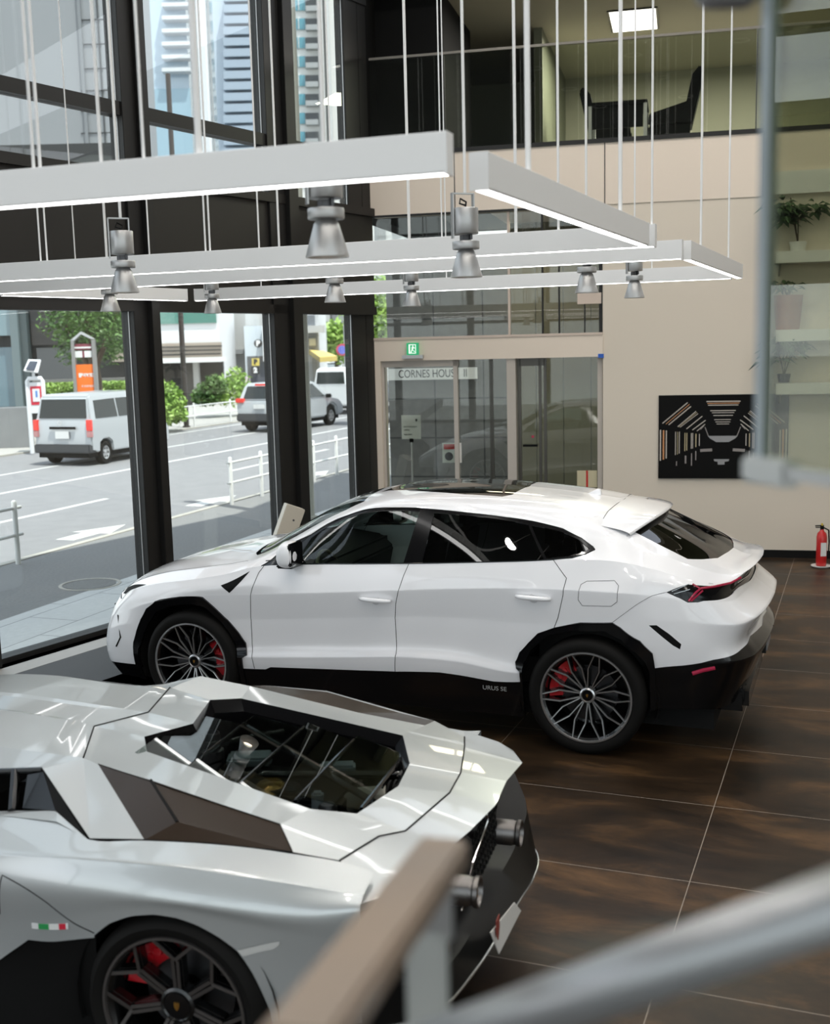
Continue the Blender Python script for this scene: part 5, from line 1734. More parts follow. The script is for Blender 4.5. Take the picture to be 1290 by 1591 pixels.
# entrance door hardware
dh, a, z = wall_thing('door_lock', 'dark handle bar with red lock light on the right glass door', 'door handle', 829, 690, .10)
MB().bb(-.13, .06, -.05, -.02, -.03, .0).build('bar', M['satin_black'], dh)
MB().lathe([(.0005, -.055), (.018, -.055), (.018, -.02)], c=(0, 0, .10), n=12, axis='y').build('lock_light', M['red_lens'], dh)
# leaning beige block by the facade
lp = Vector((-1.70, 12.45, 0))
lb = thing('leaning_post', 'beige square post leaning by the window behind the bonnet', 'post', (lp.x, lp.y, 0), R(20))
mb = MB()
Tm = Matrix.Rotation(R(22), 4, 'Y')
mb.X = Tm
mb.bb(-.11, .11, -.07, .07, .05, 1.05)
o = mb.build('post_body', mat('post_beige', (.60, .55, .46), .5), lb, bevel=.006)
mb = MB(Tm); mb.lathe([(.0005, -.074), (.012, -.074), (.012, -.069)], c=(.02, 0, .90), n=12, axis='y')
mb.build('screw_hole', M['steel'], lb)

# ------------------------------------------------------------------ mezzanine room
def mz(u, v, off): 
    a, z = BW.uv(u, v, off)
    return a
tb = thing('meeting_table', 'black-skirted table with pale legs on the mezzanine', 'table', tuple(BW.pt(mz(962, 150, 2.0), 2.0, ZM)), BW.a)
wT = mz(1006, 150, 2.0) - mz(915, 150, 2.0)
zt = BW.uv(960, 166, 2.0)[1] - ZM
MB().bb(-wT / 2, wT / 2, -.4, .4, zt - .04, zt).build('table_top', M['satin_black'], tb, bevel=.005)
MB().bb(-wT / 2 + .06, wT / 2 - .06, -.36, -.33, zt - .34, zt - .04).build('modesty_panel', M['satin_black'], tb)
for i, j in ((-1, -1), (1, -1), (-1, 1), (1, 1)):
    MB().box((i * (wT / 2 - .03), j * .36, (zt - .04) / 2), (.045, .045, zt - .04)).build('leg', M['alu_white'], tb)
def mchair(u, off, face, label):
    t = thing('lounge_chair', label, 'chair', tuple(BW.pt(mz(u, 180, off), off, ZM)), BW.a + (0 if face > 0 else PI), 'black chairs at the mezzanine table')
    k = 1
    MB().bb(-.28, .28, -.27, .27, .30, .46).build('seat', M['satin_black'], t, bevel=.03)
    mb = MB().prism([(.16, .42), (.30, .42), (.46, 1.12), (.40, 1.20), (.30, 1.08)], -.26, .26)
    mb.build('backrest', M['satin_black'], t, bevel=.02)
    for s_ in (-1, 1):
        MB().prism([(-.28, .46), (.30, .46), (.36, .80), (.25, .74), (-.26, .60)], s_ * .27 - .02, s_ * .27 + .02).build('armrest', M['satin_black'], t, bevel=.01)
    for i, j in ((-1, -1), (1, -1), (-1, 1), (1, 1)):
        MB().tube([(i * .24, j * .23, 0), (i * .22, j * .22, .31)], .014, 8).build('leg', M['satin_black'], t)
    return t
mchair(1040, 2.1, 1, 'black high-backed armchair right of the mezzanine table')
mchair(952, 2.9, -1, 'black high-backed armchair left of the mezzanine table')
cl = thing('panel_light', 'square luminous ceiling panel above the mezzanine table', 'ceiling lamp', tuple(BW.pt(mz(985, 28, 2.6), 2.6, ZC)), BW.a)
MB().bb(-.34, .34, -.55, .55, -.02, -.004).build('frame', M['gloss_black'], cl)
MB().bb(-.31, .31, -.52, .52, -.024, -.02).build('diffuser', mat('panel_glow', (1, 1, .95), .5, emit=3.2, emit_col=(1, .97, .86)), cl)
light('mezzanine_lamp', 'AREA', tuple(BW.pt(mz(985, 28, 2.6), 3.0, ZC - .1)), 260, (1, .95, .84), (0, 0, 0), 1.0)
light('mezzanine_lamp', 'AREA', tuple(BW.pt(mz(1200, 28, 2.6), 3.6, ZC - .1)), 160, (1, .95, .84), (0, 0, 0), 1.0)
# ------------------------------------------------------------------ the street outside
ST = Plane((-5.45, 14.77), R(69.5))     # x along the street (away), y to the far side, z up
def sp(x, y, z=0): return ST.pt(x, y, z)
def sloc(u, v, z=0):
    p = at_z(u, v, z) - ST.o
    return p.dot(ST.x), p.dot(ST.n)
SX = ST.X
asph = mat('asphalt', (.20, .20, .205), .9, noise=(2.5, .5, (.24, .24, .243)), bump=(90, .25))
pave = mat('sidewalk_asphalt', (.18, .18, .178), .9, noise=(30, .6, (.24, .24, .235)), bump=(120, .4))
def surf(name, x0, x1, y0, y1, z0, z1, m, label=None):
    o = MB().bb(x0, x1, y0, y1, z0, z1).build(name, m)
    o.matrix_world = SX
    return struct(o, label)
surf('floor_road', -40, 160, .0, 11.0, -.35, -.03, asph, 'grey asphalt road in the sun')
surf('floor_sidewalk', -40, 160, -2.2, -.12, -.35, .0, pave, 'dark asphalt sidewalk before the showroom')
surf('floor_far_sidewalk', -40, 160, 11.12, 30, -.35, .0, mat('far_pavement', (.36, .35, .33), .85, noise=(3, .5, (.42, .41, .38))), 'pale far sidewalk')
surf('floor_earth', -40, 220, -40, 160, -.60, -.36, mat('earth', (.25, .25, .24), .9))
curbm = mat('curb_stone', (.42, .40, .36), .8, noise=(5, .5, (.34, .33, .28)))
surf('trim_curb_near', -40, 160, -.12, 0, -.3, .012, curbm)
surf('trim_curb_far', -40, 160, 11.0, 11.12, -.3, .02, curbm)
# pale paving slabs by the facade, following the facade
slabm = mat('granite_slabs', (.48, .49, .485), .7, noise=(14, .5, (.56, .565, .56)))
n_ = slabm.node_tree
br = n_.nodes.new('ShaderNodeTexBrick'); br.inputs['Scale'].default_value = 1; br.inputs['Brick Width'].default_value = 1.2; br.inputs['Row Height'].default_value = .6
br.inputs['Mortar Size'].default_value = .006; br.offset = .5
b_ = n_.nodes['Principled BSDF']; s_ = b_.inputs['Base Color'].links[0].from_socket
tc_ = n_.nodes.new('ShaderNodeTexCoord'); n_.links.new(tc_.outputs['Object'], br.inputs['Vector'])
n_.links.new(s_, br.inputs['Color1']); n_.links.new(s_, br.inputs['Color2']); br.inputs['Mortar'].default_value = (.16, .16, .16, 1)
n_.links.new(br.outputs['Color'], b_.inputs['Base Color'])
pa, pb = FAC.pt(-22, .12, 0), FAC.pt(CORN_S, .12, 0)
qa, qb = SX @ Vector((-24, -2.2, 0)), SX @ Vector((30, -2.2, 0))
bwl = BW.pt(CORN_U, .3, 0)
L0 = (SX.inverted() @ pa, SX.inverted() @ pb)
mb = MB()
pts = [(-24, -2.2), (40, -2.2), (40, -6), tuple(L0[1].xy), tuple(L0[0].xy)]
pts = [(-24, -2.2), (40, -2.2), (40, -12), (L0[1].x + 6, -8), (L0[1].x, L0[1].y), (L0[0].x, L0[0].y)]
mb.prism(pts, -.3, .0, 'xy')
o = mb.build('floor_slabs', slabm); o.matrix_world = SX; struct(o, 'pale stone slabs along the facade')
# road markings
wl = mat('road_paint', (.62, .62, .60), .7, noise=(12, .5, (.48, .48, .47)))
def mark(name, label, x0, x1, y, w=.13, z=-.028, rz=0):
    t = MB().box((0, 0, 0), (x1 - x0, w, .004)).build(name, wl)
    t.matrix_world = SX @ Matrix.Translation(((x0 + x1) / 2, y, z))
    return prop(t, label, 'road marking')
mark('road_line', 'long white centre line on the road, between the two lanes of traffic', -30, 140, 5.4)
mark('road_line', 'long white line behind the centre line, on the lane of the vans', -30, 140, 7.8, .11)
for k in range(-3, 9):
    o = mark('road_dash', 'short white lane dash', .9 + 10 * k, 6.17 + 10 * k, 2.7)
    lb_ = {0: 'white lane dash left of the first facade post, nearest the kerb rail', 1: 'white lane dash behind the near guard rails in the middle bay'}.get(k, 'white lane dash further along the near lane')
    o['label'] = lb_; o['group'] = 'near lane dashes'
mark('road_line', 'faint white edge line by the far kerb', 14, 140, 10.4, .10)
def flatpoly(name, label, pts, cat='road marking'):
    mb = MB()
    n = len(pts)
    mb.add([(x, y, -.029) for x, y in pts] + [(x, y, -.024) for x, y in pts], [tuple(range(n)), tuple(range(2 * n - 1, n - 1, -1))] + [(i, (i + 1) % n, n + (i + 1) % n, n + i) for i in range(n)])
    o = mb.build(name, wl); o.matrix_world = SX
    return prop(o, label, cat)
for i, cx in enumerate((2.7, 6.3, 10.5)):
    flatpoly('road_arrow', ['white arrow mark at the near kerb left of the first post', 'white arrow mark at the kerb under the near guard rail', 'white arrow mark at the kerb seen right of the second post'][i],
             [(cx - .75, .30), (cx - .1, .30), (cx - .1, .12), (cx + .75, .42), (cx - .1, .82), (cx - .1, .62), (cx - .75, .62)])
m_ = sloc(140, 908)
mh = thing('manhole_cover', 'round manhole cover in the near sidewalk', 'manhole cover', tuple(sp(m_[0], m_[1] , .0)), 0)
MB().lathe([(.0005, .004), (.28, .004), (.30, .006), (.30, 0)], n=36).build('lid', mat('iron_lid', (.12, .12, .115), .6, noise=(40, .6, (.2, .2, .19))), mh)
MB().lathe([(.32, 0), (.32, .006), (.36, .006), (.36, 0)], n=36).build('rim', curbm, mh)
# guard rails (white tube) near and far
wr = mat('rail_white', (.72, .72, .70), .45)
def rail(x0, x1, y, gap, label, h=.8, zb=.0, grp='white guard rails'):
    t = thing('guard_rail', label, 'guard rail', tuple(sp(x0, y, zb)), ST.a, grp)
    L_ = x1 - x0
    n = max(1, round(L_ / gap))
    for k in range(n + 1):
        MB().lathe([(.035, 0), (.035, h + .02), (.02, h + .04), (.0005, h + .045)], c=(L_ * k / n, 0, 0), n=12).build('post', wr, t, smooth=40)
    for zz_ in (h - .06, h * .48):
        MB().tube([(-.12, 0, zz_), (L_ + .12, 0, zz_)], .022, 10).build('bar', wr, t, smooth=40)
    return t
rail(-4.5, .06, -.25, 1.5, 'white guard rail ending at the left picture edge')
rail(5.7, 13.6, -.25, 1.0 * 1.1, 'white guard rail at the near kerb, seen in the two right bays')
rail(18.5, 31.5, 11.35, 2.6, 'long white guard rail on the far kerb in front of the bushes')
rail(6.0, 12.9, 11.5, 2.3, 'white guard rail on the far kerb, left of the van')
# poles
def pole(u, v, label, r, h, m, name='street_pole'):
    p = at_z(u, v, 0)
    t = thing(name, label, 'pole', tuple(p), 0)
    MB().lathe([(r * 1.05, 0), (r * .95, h), (.0005, h)], n=20).build('shaft', m, t, smooth=40)
    MB().lathe([(r * 1.5, 0), (r * 1.5, .05), (r, .06)], n=20).build('foot', m, t)
    return t
pole(479, 806, 'thick pale green-grey pole just outside the glass, behind the second post', .105, 9, mat('pole_greygreen', (.40, .41, .37), .55, noise=(3, .4, (.46, .45, .40))))
pole(290, 664, 'dark brown street lamp pole behind the far guard rail', .09, 12, mat('pole_brown', (.055, .045, .04), .5))
npp = pole(540, 612, 'thin pole carrying a round blue no-parking sign in the distance', .12, 11, mat('pole_grey', (.35, .35, .34), .5), 'no_parking_sign')
for u_, r_, c_, d_ in ((532, .34, (.55, .05, .10), .0), (532, .24, (.12, .12, .5), .03)):
    q_ = at_y(u_, 543.5, npp.location.y) - npp.location
    MB().lathe([(.0005, -.16 - d_), (r_, -.16 - d_), (r_, -.12), (.0005, -.12)], c=tuple(q_), n=24, axis='y').build('sign_disc', mat('np_disc', c_, .5), npp)

# ------------------------------------------------------------------ vehicles
vg = glass('vehicle_glass', (.10, .12, .12), 2.2)
def vehicle(name, label, cat, x, y, prof, roofz, belt, W_, paint, wheels, wr_, side_glass, rear_glass, rot=0.0, lower=.30, tumble=.12, xr=(0, 4.5), details=None):
    """local: x forward from the rear bumper, y left, z up; prof: closed body outline (x,z) below the belt; greenhouse from belt to roof"""
    t = thing(name, label, cat, tuple(sp(x, y, -.03)), ST.a + rot)
    hw = W_ / 2
    MB().prism(prof, -hw, hw).build('body', paint, t, bevel=.06, smooth=40)
    gh = belt
    n = len(gh)
    vs = [(a, s * (hw - .02 - tumble * max(0, (b - roofz[0]) / (roofz[1] - roofz[0]))), b) for s in (-1, 1) for a, b in gh]
    mb = MB().add(vs, [tuple(range(n)), tuple(range(2 * n - 1, n - 1, -1))] + [(i, (i + 1) % n, n + (i + 1) % n, n + i) for i in range(n)])
    cab = mb.build('cabin', paint, t, bevel=.05, smooth=40)
    def yat(z): return hw - .02 - tumble * max(0, (z - roofz[0]) / (roofz[1] - roofz[0]))
    for s in (-1, 1):
        for q in side_glass:
            vs = [(a, s * (yat(b) + .006), b) for a, b in q] + [(a, s * (yat(b) - .02), b) for a, b in q]
            k = len(q)
            MB().add(vs, [tuple(range(k)), tuple(range(2 * k - 1, k - 1, -1))] + [(i, (i + 1) % k, k + (i + 1) % k, k + i) for i in range(k)]).build('side_window', M['vehicle_window'], cab)
    if rear_glass:
        (xa, za), (xb, zb_), wy = rear_glass
        MB().add([(xa - .012, -wy, za), (xa - .012, wy, za), (xb - .012, wy * .93, zb_), (xb - .012, -wy * .93, zb_)] + [(xa + .03, -wy, za), (xa + .03, wy, za), (xb + .03, wy * .93, zb_), (xb + .03, -wy * .93, zb_)],
                 [(0, 1, 2, 3), (7, 6, 5, 4), (0, 4, 5, 1), (1, 5, 6, 2), (2, 6, 7, 3), (3, 7, 4, 0)]).build('rear_window', M['vehicle_window'], cab)
    for wx in wheels:
        for s in (-1, 1):
            w = D.objects.new('wheel', None); COL.objects.link(w); w.parent = t; w.location = (wx, s * (hw - .12), wr_)
            MB().lathe([(wr_ * .62, -.1), (wr_ * .95, -.1), (wr_, -.06), (wr_, .06), (wr_ * .95, .1), (wr_ * .62, .1)], n=32, axis='y').build('tyre', M['tyre'], w, smooth=50)
            mb = MB().lathe([(wr_ * .62, s * .07), (wr_ * .56, s * .09), (wr_ * .2, s * .06), (.0005, s * .085)], n=32, axis='y')
            mb.build('rim', M['alu'], w, smooth=40)
            mb = MB()
            for i in range(6):
                a = PI / 3 * i
                mb.lathe([(.0005, s * .081), (wr_ * .10, s * .083)], c=(math.cos(a) * wr_ * .40, 0, math.sin(a) * wr_ * .40), n=10, axis='y')
            mb.build('rim_slots', M['matt_black'], w, fix=False)
    if details: details(t, hw)
    return t
M['vehicle_window'] = mat('vehicle_window', (.008, .012, .011), .12, coat=.2)
silver = mat('van_silver', (.44, .46, .475), .4, metal=.2, coat=.6)
wht = mat('vehicle_white', (.78, .79, .80), .35, coat=1)
blk_bump = mat('bumper_dark', (.05, .052, .056), .6)
def van_details(t, hw):
    MB().bb(-.14, .25, -hw + .02, hw - .02, .36, .60).build('rear_bumper', blk_bump, t, bevel=.03)
    for s in (-1, 1):
        l = MB().bb(-.055, .06, s * (hw - .13), s * (hw + .012), .98, 1.28).build('tail_lamp', M['tail_red'], t, bevel=.01)
        MB().bb(-.056, .061, s * (hw - .13), s * (hw + .013), .80, .97).build('tail_lamp_lower', mat('lamp_pink', (.5, .22, .22), .2, coat=1), t, bevel=.01)
    MB().bb(-.075, -.03, -.40, .36, 1.02, 1.09).build('plate_garnish', M['satin_black'], t)
    p = MB().bb(-.07, -.04, -.20, .20, .76, .96).build('number_plate', M['white_plastic'], t)
    MB().bb(.1, 4.4, hw - .001, hw + .004, 1.12, 1.125).build('body_crease', blk_bump, t)
    MB().lathe([(.05, -.075), (.065, -.075), (.065, -.068)], c=(0, .05, 1.20), n=20, axis='x').build('badge_ring', M['chrome'], t)
    MB().bb(-.02, 4.3, -hw + .1, hw - .1, .22, .4).build('chassis', M['matt_black'], t)
VX, VY = 11.4, 7.6
vehicle('delivery_van', 'silver delivery van with dark rear bumper, its back towards the showroom', 'van', VX, VY,
        [(0, .42), (.0, 1.25), (.04, 1.30), (4.1, 1.30), (4.5, .95), (4.62, .80), (4.62, .40), (3.9, .36), (3.86, .62), (3.66, .72), (3.4, .72), (3.2, .62), (3.16, .36), (1.16, .36), (1.12, .62), (.92, .72), (.66, .72), (.46, .62), (.42, .36)],
        (1.25, 1.95), [(.02, 1.22), (.16, 1.90), (.26, 1.975), (3.3, 1.985), (3.75, 1.85), (4.25, 1.25)], 1.70, silver, (.79, 3.53), .33,
        [[(.32, 1.30), (.38, 1.80), (1.55, 1.82), (1.55, 1.30)], [(1.62, 1.30), (1.62, 1.82), (2.55, 1.82), (2.55, 1.30)], [(2.65, 1.30), (2.65, 1.82), (3.35, 1.82), (3.85, 1.32)]],
        ((.03, 1.32), (.145, 1.84), .70), rot=R(-1), details=van_details).scale = (.72, 1, .88)
def suv_details(t, hw):
    MB().bb(-.09, .3, -hw + .02, hw - .02, .36, .62).build('rear_bumper', blk_bump, t, bevel=.04)
    for s in (-1, 1):
        MB().bb(-.05, .12, s * (hw - .28), s * (hw + .01), .98, 1.12).build('tail_lamp', M['tail_red'], t, bevel=.02)
    MB().bb(.26, .34, -.30, .30, 1.52, 1.58).build('brake_light', M['tail_red'], t)
    MB().bb(-.06, -.02, -.20, .20, .78, .92).build('number_plate', M['white_plastic'], t)
    for s in (-1, 1):
        MB().box((3.05, s * (hw + .08), 1.05), (.14, .2, .14)).build('door_mirror', M['satin_black'], t, bevel=.03)
    MB().bb(.1, 4.1, -hw + .1, hw - .1, .22, .5).build('chassis', M['matt_black'], t)
vehicle('compact_suv', 'silver compact SUV driving away behind the second facade post', 'car', 21.6, 7.6,
        [(0, .44), (-.02, .95), (.08, 1.08), (3.2, 1.02), (4.1, .88), (4.34, .66), (4.34, .36), (3.82, .34), (3.8, .62), (3.55, .76), (3.3, .76), (3.08, .62), (3.05, .34), (1.10, .34), (1.06, .62), (.85, .76), (.58, .76), (.38, .62), (.34, .40)],
        (1.0, 1.62), [(.06, 1.02), (.34, 1.52), (.5, 1.60), (2.2, 1.60), (2.6, 1.52), (3.35, 1.03)], 1.76, silver, (.72, 3.42), .34,
        [[(.30, 1.08), (.56, 1.46), (1.5, 1.50), (1.5, 1.06)], [(1.58, 1.06), (1.58, 1.50), (2.25, 1.50), (2.95, 1.06)]],
        ((.10, 1.10), (.32, 1.50), .66), rot=R(-3), details=suv_details)
pw = sloc(495, 643)
vehicle('small_van', 'small white van beyond the silver SUV, right of the pale pole', 'van', 30.5, 9.1,
        [(0, .36), (.0, 1.2), (3.0, 1.2), (3.35, .9), (3.38, .36), (2.95, .34), (2.9, .58), (2.7, .68), (2.5, .58), (2.45, .34), (.9, .34), (.86, .58), (.65, .68), (.42, .58), (.38, .34)],
        (1.15, 1.85), [(.02, 1.15), (.10, 1.82), (.2, 1.88), (2.6, 1.88), (3.15, 1.18)], 1.48, wht, (.65, 2.68), .28,
        [[(.2, 1.22), (.24, 1.70), (.9, 1.72), (.9, 1.22)], [(1.0, 1.22), (1.0, 1.72), (1.7, 1.72), (1.7, 1.22)], [(1.8, 1.22), (1.8, 1.72), (2.4, 1.72), (2.75, 1.22)]],
        ((.03, 1.25), (.09, 1.72), .60), rot=R(6))
def simple_details(t, hw):
    for s in (-1, 1):
        MB().bb(-.05, .10, s * (hw - .35), s * (hw + .01), .78, .92).build('tail_lamp', M['tail_red'], t, bevel=.02)
    MB().bb(-.03, -.01, -.2, .2, .6, .74).build('number_plate', M['white_plastic'], t)
carp = [(0, .36), (-.02, .85), (.1, .98), (3.2, .95), (4.1, .82), (4.3, .60), (4.3, .30), (3.8, .28), (3.75, .5), (3.5, .64), (3.2, .64), (2.98, .5), (2.95, .28), (1.1, .28), (1.05, .5), (.85, .64), (.55, .64), (.35, .5), (.32, .3)]
carg = [(.2, .95), (.7, 1.38), (1.0, 1.43), (2.1, 1.43), (3.0, .96)]
def small_car(px, py, label, paint, rot=0, z=0):
    x, y = sloc(px, py)
    return vehicle('parked_car', label, 'car', x, y, carp, (.95, 1.45), carg, 1.7, paint, (.7, 3.35), .31,
        [[(.55, 1.0), (.85, 1.34), (1.5, 1.36), (1.5, 1.0)], [(1.58, 1.0), (1.58, 1.36), (2.1, 1.36), (2.7, 1.0)]], ((.28, 1.0), (.66, 1.34), .6), rot=R(rot), details=simple_details)
small_car(531, 634, 'black saloon with lit red tail lamps far down the road', mat('car_black', (.02, .02, .022), .3, coat=1), 0)
small_car(524, 606, 'pale blue car further off, above the black saloon', mat('car_paleblue', (.45, .52, .56), .3, coat=1), 0)
small_car(514, 588, 'large white car under the yellow awning', wht, 20)
small_car(601, 655, 'dark blue car seen through the left edge of the glass door', mat('car_navy', (.02, .025, .05), .3, coat=1), 0)

# ------------------------------------------------------------------ signs across the street
def at_far(u, v, y):      # point at street offset y seen at pixel
    d = ray(u, v)
    t = (ST.o + ST.n * y - CAM).dot(ST.n) / d.dot(ST.n)
    return CAM + d * t
FACEA = R(0)
def face_thing(name, label, cat, u, vbase, Y, group=None):
    """upright thing facing the showroom at depth Y (world y), foot at pixel (u, vbase)"""
    p = at_y(u, vbase, Y)
    return thing(name, label, cat, (p.x, p.y, 0), R(8), group), p
def ppm(Y): return FPX / Y
def fx_(u, Y, p): return (at_y(u, 600, Y).x - p.x)
def fz_(v, Y): return at_y(140, v, Y).z
Y1 = 33.0
t, p = face_thing('pylon_sign', 'tall orange and grey pylon sign behind the silver van', 'sign', 137, 640, Y1)
X_ = lambda u: fx_(u, Y1, p)
Z_ = lambda v: fz_(v, Y1)
grm = mat('pylon_grey', (.30, .29, .28), .5, metal=.4)
for a, b in ((116, 121), (147, 152)):
    MB().bb(X_(a), X_(b), -.15, .15, 0, Z_(528)).build('upright', grm, t)
mb = MB().prism([(X_(116), Z_(528)), (X_(132), Z_(515)), (X_(152), Z_(527)), (X_(147), Z_(527)), (X_(132), Z_(519)), (X_(121), Z_(529))], -.15, .15)
mb.build('gable', mat('pylon_pale', (.55, .55, .56), .4, metal=.4), t)
MB().bb(X_(121), X_(147), -.08, .08, Z_(624), Z_(566)).build('orange_panel', mat('sign_orange', (.85, .17, .02), .45, emit=.12), t)
MB().bb(X_(120.5), X_(146), -.08, .08, Z_(555), Z_(545)).build('white_panel', M['white_plastic'], t)
MB().bb(X_(120.5), X_(146), -.085, .085, Z_(543), Z_(534)).build('maroon_panel', mat('sign_maroon', (.22, .05, .07), .5), t)
MB().bb(X_(120.5), X_(146), -.09, -.085, Z_(541), Z_(538.5)).build('white_stripe', M['white_plastic'], t)
MB().bb(X_(132), X_(135), -.09, -.08, Z_(555), Z_(545)).build('maroon_bar', mat('sign_maroon2', (.22, .05, .07), .5), t)
k = (X_(147) - X_(121)) 
text_mesh('JP', k * .30, Matrix.Translation((X_(127.5), -.085, Z_(583))), 'lettering', M['white_plastic'], t, bold=.01)
text_mesh('郵便局', k * .20, Matrix.Translation((X_(139.5), -.085, Z_(583))), 'lettering', M['white_plastic'], t, bold=.01)
text_mesh('赤坂郵便局', k * .15, Matrix.Translation((X_(137), -.085, Z_(600))), 'lettering', M['white_plastic'], t)
Y2 = 31.5
t, p = face_thing('bus_stop_sign', 'white bus stop sign with a solar panel on top', 'sign', 53, 690, Y2)
X_ = lambda u: fx_(u, Y2, p)
Z_ = lambda v: fz_(v, Y2)
fr = mat('stop_white', (.75, .76, .77), .4)
MB().tube([(X_(43), 0, 0), (X_(43), 0, Z_(590)), (X_(45), 0, Z_(586)), (X_(64), 0, Z_(586)), (X_(66), 0, Z_(590)), (X_(66), 0, 0)], .06, 8).build('frame', fr, t, smooth=50)
MB().bb(X_(45), X_(64), -.03, .03, Z_(640), Z_(592)).build('board', fr, t)
MB().bb(X_(47), X_(63.5), -.04, -.03, Z_(627), Z_(598)).build('red_border', mat('stop_red', (.6, .02, .05), .5), t)
MB().bb(X_(50), X_(61), -.05, -.04, Z_(622), Z_(602)).build('map_sheet', fr, t)
MB().bb(X_(54.5), X_(57.5), -.055, -.05, Z_(615), Z_(605)).build('blue_mark', mat('stop_blue', (.1, .25, .6), .5), t)
MB().bb(X_(51), X_(55), -.03, .03, Z_(586), Z_(577)).build('stem', fr, t)
mb = MB().add([(X_(41), -.2, Z_(573)), (X_(61.5), -.2, Z_(576)), (X_(62.5), .3, Z_(557)), (X_(44), .3, Z_(556)), (X_(41), -.14, Z_(574.5)), (X_(61.5), -.14, Z_(578)), (X_(62.5), .36, Z_(559)), (X_(44), .36, Z_(558))], [(0, 1, 2, 3), (7, 6, 5, 4), (0, 4, 5, 1), (1, 5, 6, 2), (2, 6, 7, 3), (3, 7, 4, 0)])
mb.build('solar_frame', fr, t)
mb = MB().add([(X_(44), -.19, Z_(571)), (X_(57), -.19, Z_(573)), (X_(59.5), .22, Z_(559.5)), (X_(47), .22, Z_(558.5))], [(0, 1, 2, 3)])
for v in mb.v: v.y -= .02
mb.build('solar_cells', mat('solar_dark', (.03, .035, .05), .2), t)

# ------------------------------------------------------------------ trees and bushes
def tree(name, label, px, pbase, Y, blobs, lm, n, leaf, trunk=True, cat='tree', grp=None, z0=0):
    p = at_y(px, pbase, Y)
    t = thing(name, label, cat, (p.x, p.y, z0), 0, grp)
    rg = random.Random(int(px * 3 + Y))
    mb = MB()
    tot = sum(b[3] ** 2 for b in blobs)
    for (u, v, dy, r) in blobs:
        c = at_y(u, v, Y + dy)
        c = Vector((c.x - p.x, c.y - p.y, c.z - z0))
        for k in range(int(n * r * r / tot)):
            dv = Vector((rg.gauss(0, 1), rg.gauss(0, 1), rg.gauss(0, 1))).normalized() * r * rg.uniform(.45, 1.08)
            o = c + Vector((dv.x, dv.y, dv.z * .85))
            a, b = Vector((rg.uniform(-1, 1), rg.uniform(-1, 1), rg.uniform(-.7, .7))).normalized(), Vector((rg.uniform(-1, 1), rg.uniform(-1, 1), rg.uniform(-1, 1))).normalized()
            s = leaf * rg.uniform(.6, 1.3)
            mb.add([o - a * s, o + b * s * .5, o + a * s, o - b * s * .5], [(0, 1, 2, 3)])
    mb.build('foliage', lm, t, fix=False)
    if trunk:
        c = at_y(blobs[0][0], blobs[0][1], Y)
        h = c.z - z0
        mb = MB().tube([(0, 0, 0), (.05, 0, h * .5), (c.x - p.x, 0, h)], [.22, .17, .08], 10)
        mb.tube([(.05, 0, h * .5), (-.8, .2, h * .95)], [.12, .05], 8)
        mb.tube([(.05, 0, h * .6), (.9, -.2, h * 1.05)], [.10, .04], 8)
        mb.build('trunk', M['bark'], t, smooth=60)
    return t
tree('street_tree', 'leafy street tree above the orange pylon sign', 150, 640, 34.5,
     [(135, 492, 0, 1.1), (100, 500, 0, .75), (165, 500, -.6, .9), (183, 520, -1, .55), (182, 545, -1, .35), (120, 525, .5, .7), (158, 535, .6, .8), (110, 545, 1, .5), (130, 470, 0, 1.0), (175, 480, -.5, .8)], M['leaf'], 5200, .075)
tree('street_tree', 'bright sunlit tree at the left end of the clerestory glazing', 592, 560, 40, [(590, 480, 0, 1.3), (588, 500, 0, 1.0), (592, 460, 0, .9), (587, 515, 0, .5)], M['leaf_bright'], 2600, .11)
for (u, v, Y, bl_, lab, lm) in (
    (345, 612, 47, [(350, 602, 0, .75), (370, 596, 0, .6), (335, 610, 0, .55), (385, 615, 0, .5), (325, 615, 0, .5), (360, 612, -.5, .7), (395, 618, 0, .45), (368, 580, 0, .35)], 'large sunlit bush behind the far guard rail', M['leaf_bright']),
    (322, 620, 46, [(322, 612, 0, .55), (312, 617, 0, .4), (333, 600, 0, .5)], 'dark green bush at the foot of the pale column', M['leaf']),
    (262, 640, 39, [(262, 625, 0, .6), (258, 605, 0, .4), (268, 640, 0, .5), (276, 645, 0, .35), (255, 640, -.4, .5)], 'bright bush right beside the first facade post', M['leaf_bright']),
    (522, 545, 97, [(520, 528, 0, 2.0), (510, 538, 0, 1.3), (533, 520, 0, 1.6), (528, 545, 0, 1.3)], 'distant light green tree above the yellow awning', M['leaf_bright'])):
    tree('bush' if Y < 80 else 'street_tree', lab, u, v, Y, bl_, lm, 1800, .10 if Y < 80 else .3, trunk=Y > 80, cat='bush' if Y < 80 else 'tree')
# clipped hedge
ha, hb = at_y(70, 601, 36.5), at_y(200, 601, 36.5)
hd = thing('hedge', 'low bright green hedge behind the silver van', 'hedge', (ha.x, ha.y, 0), 0)
mb = MB(); rg = random.Random(5)
for k in range(2600):
    o = Vector((rg.uniform(0, hb.x - ha.x), rg.uniform(-.3, .3), ha.z + rg.uniform(-.30, .12)))
    a, b = Vector((rg.uniform(-1, 1), rg.uniform(-1, 1), rg.uniform(-.7, .7))).normalized(), Vector((rg.uniform(-1, 1), rg.uniform(-1, 1), rg.uniform(-1, 1))).normalized()
    mb.add([o - a * .07, o + b * .035, o + a * .07, o - b * .035], [(0, 1, 2, 3)])
mb.build('foliage', M['leaf_bright'], hd, fix=False)
MB().bb(0, hb.x - ha.x, -.35, .35, 0, ha.z - .25).build('planter', mat('planter_dark', (.10, .10, .10), .7), hd)

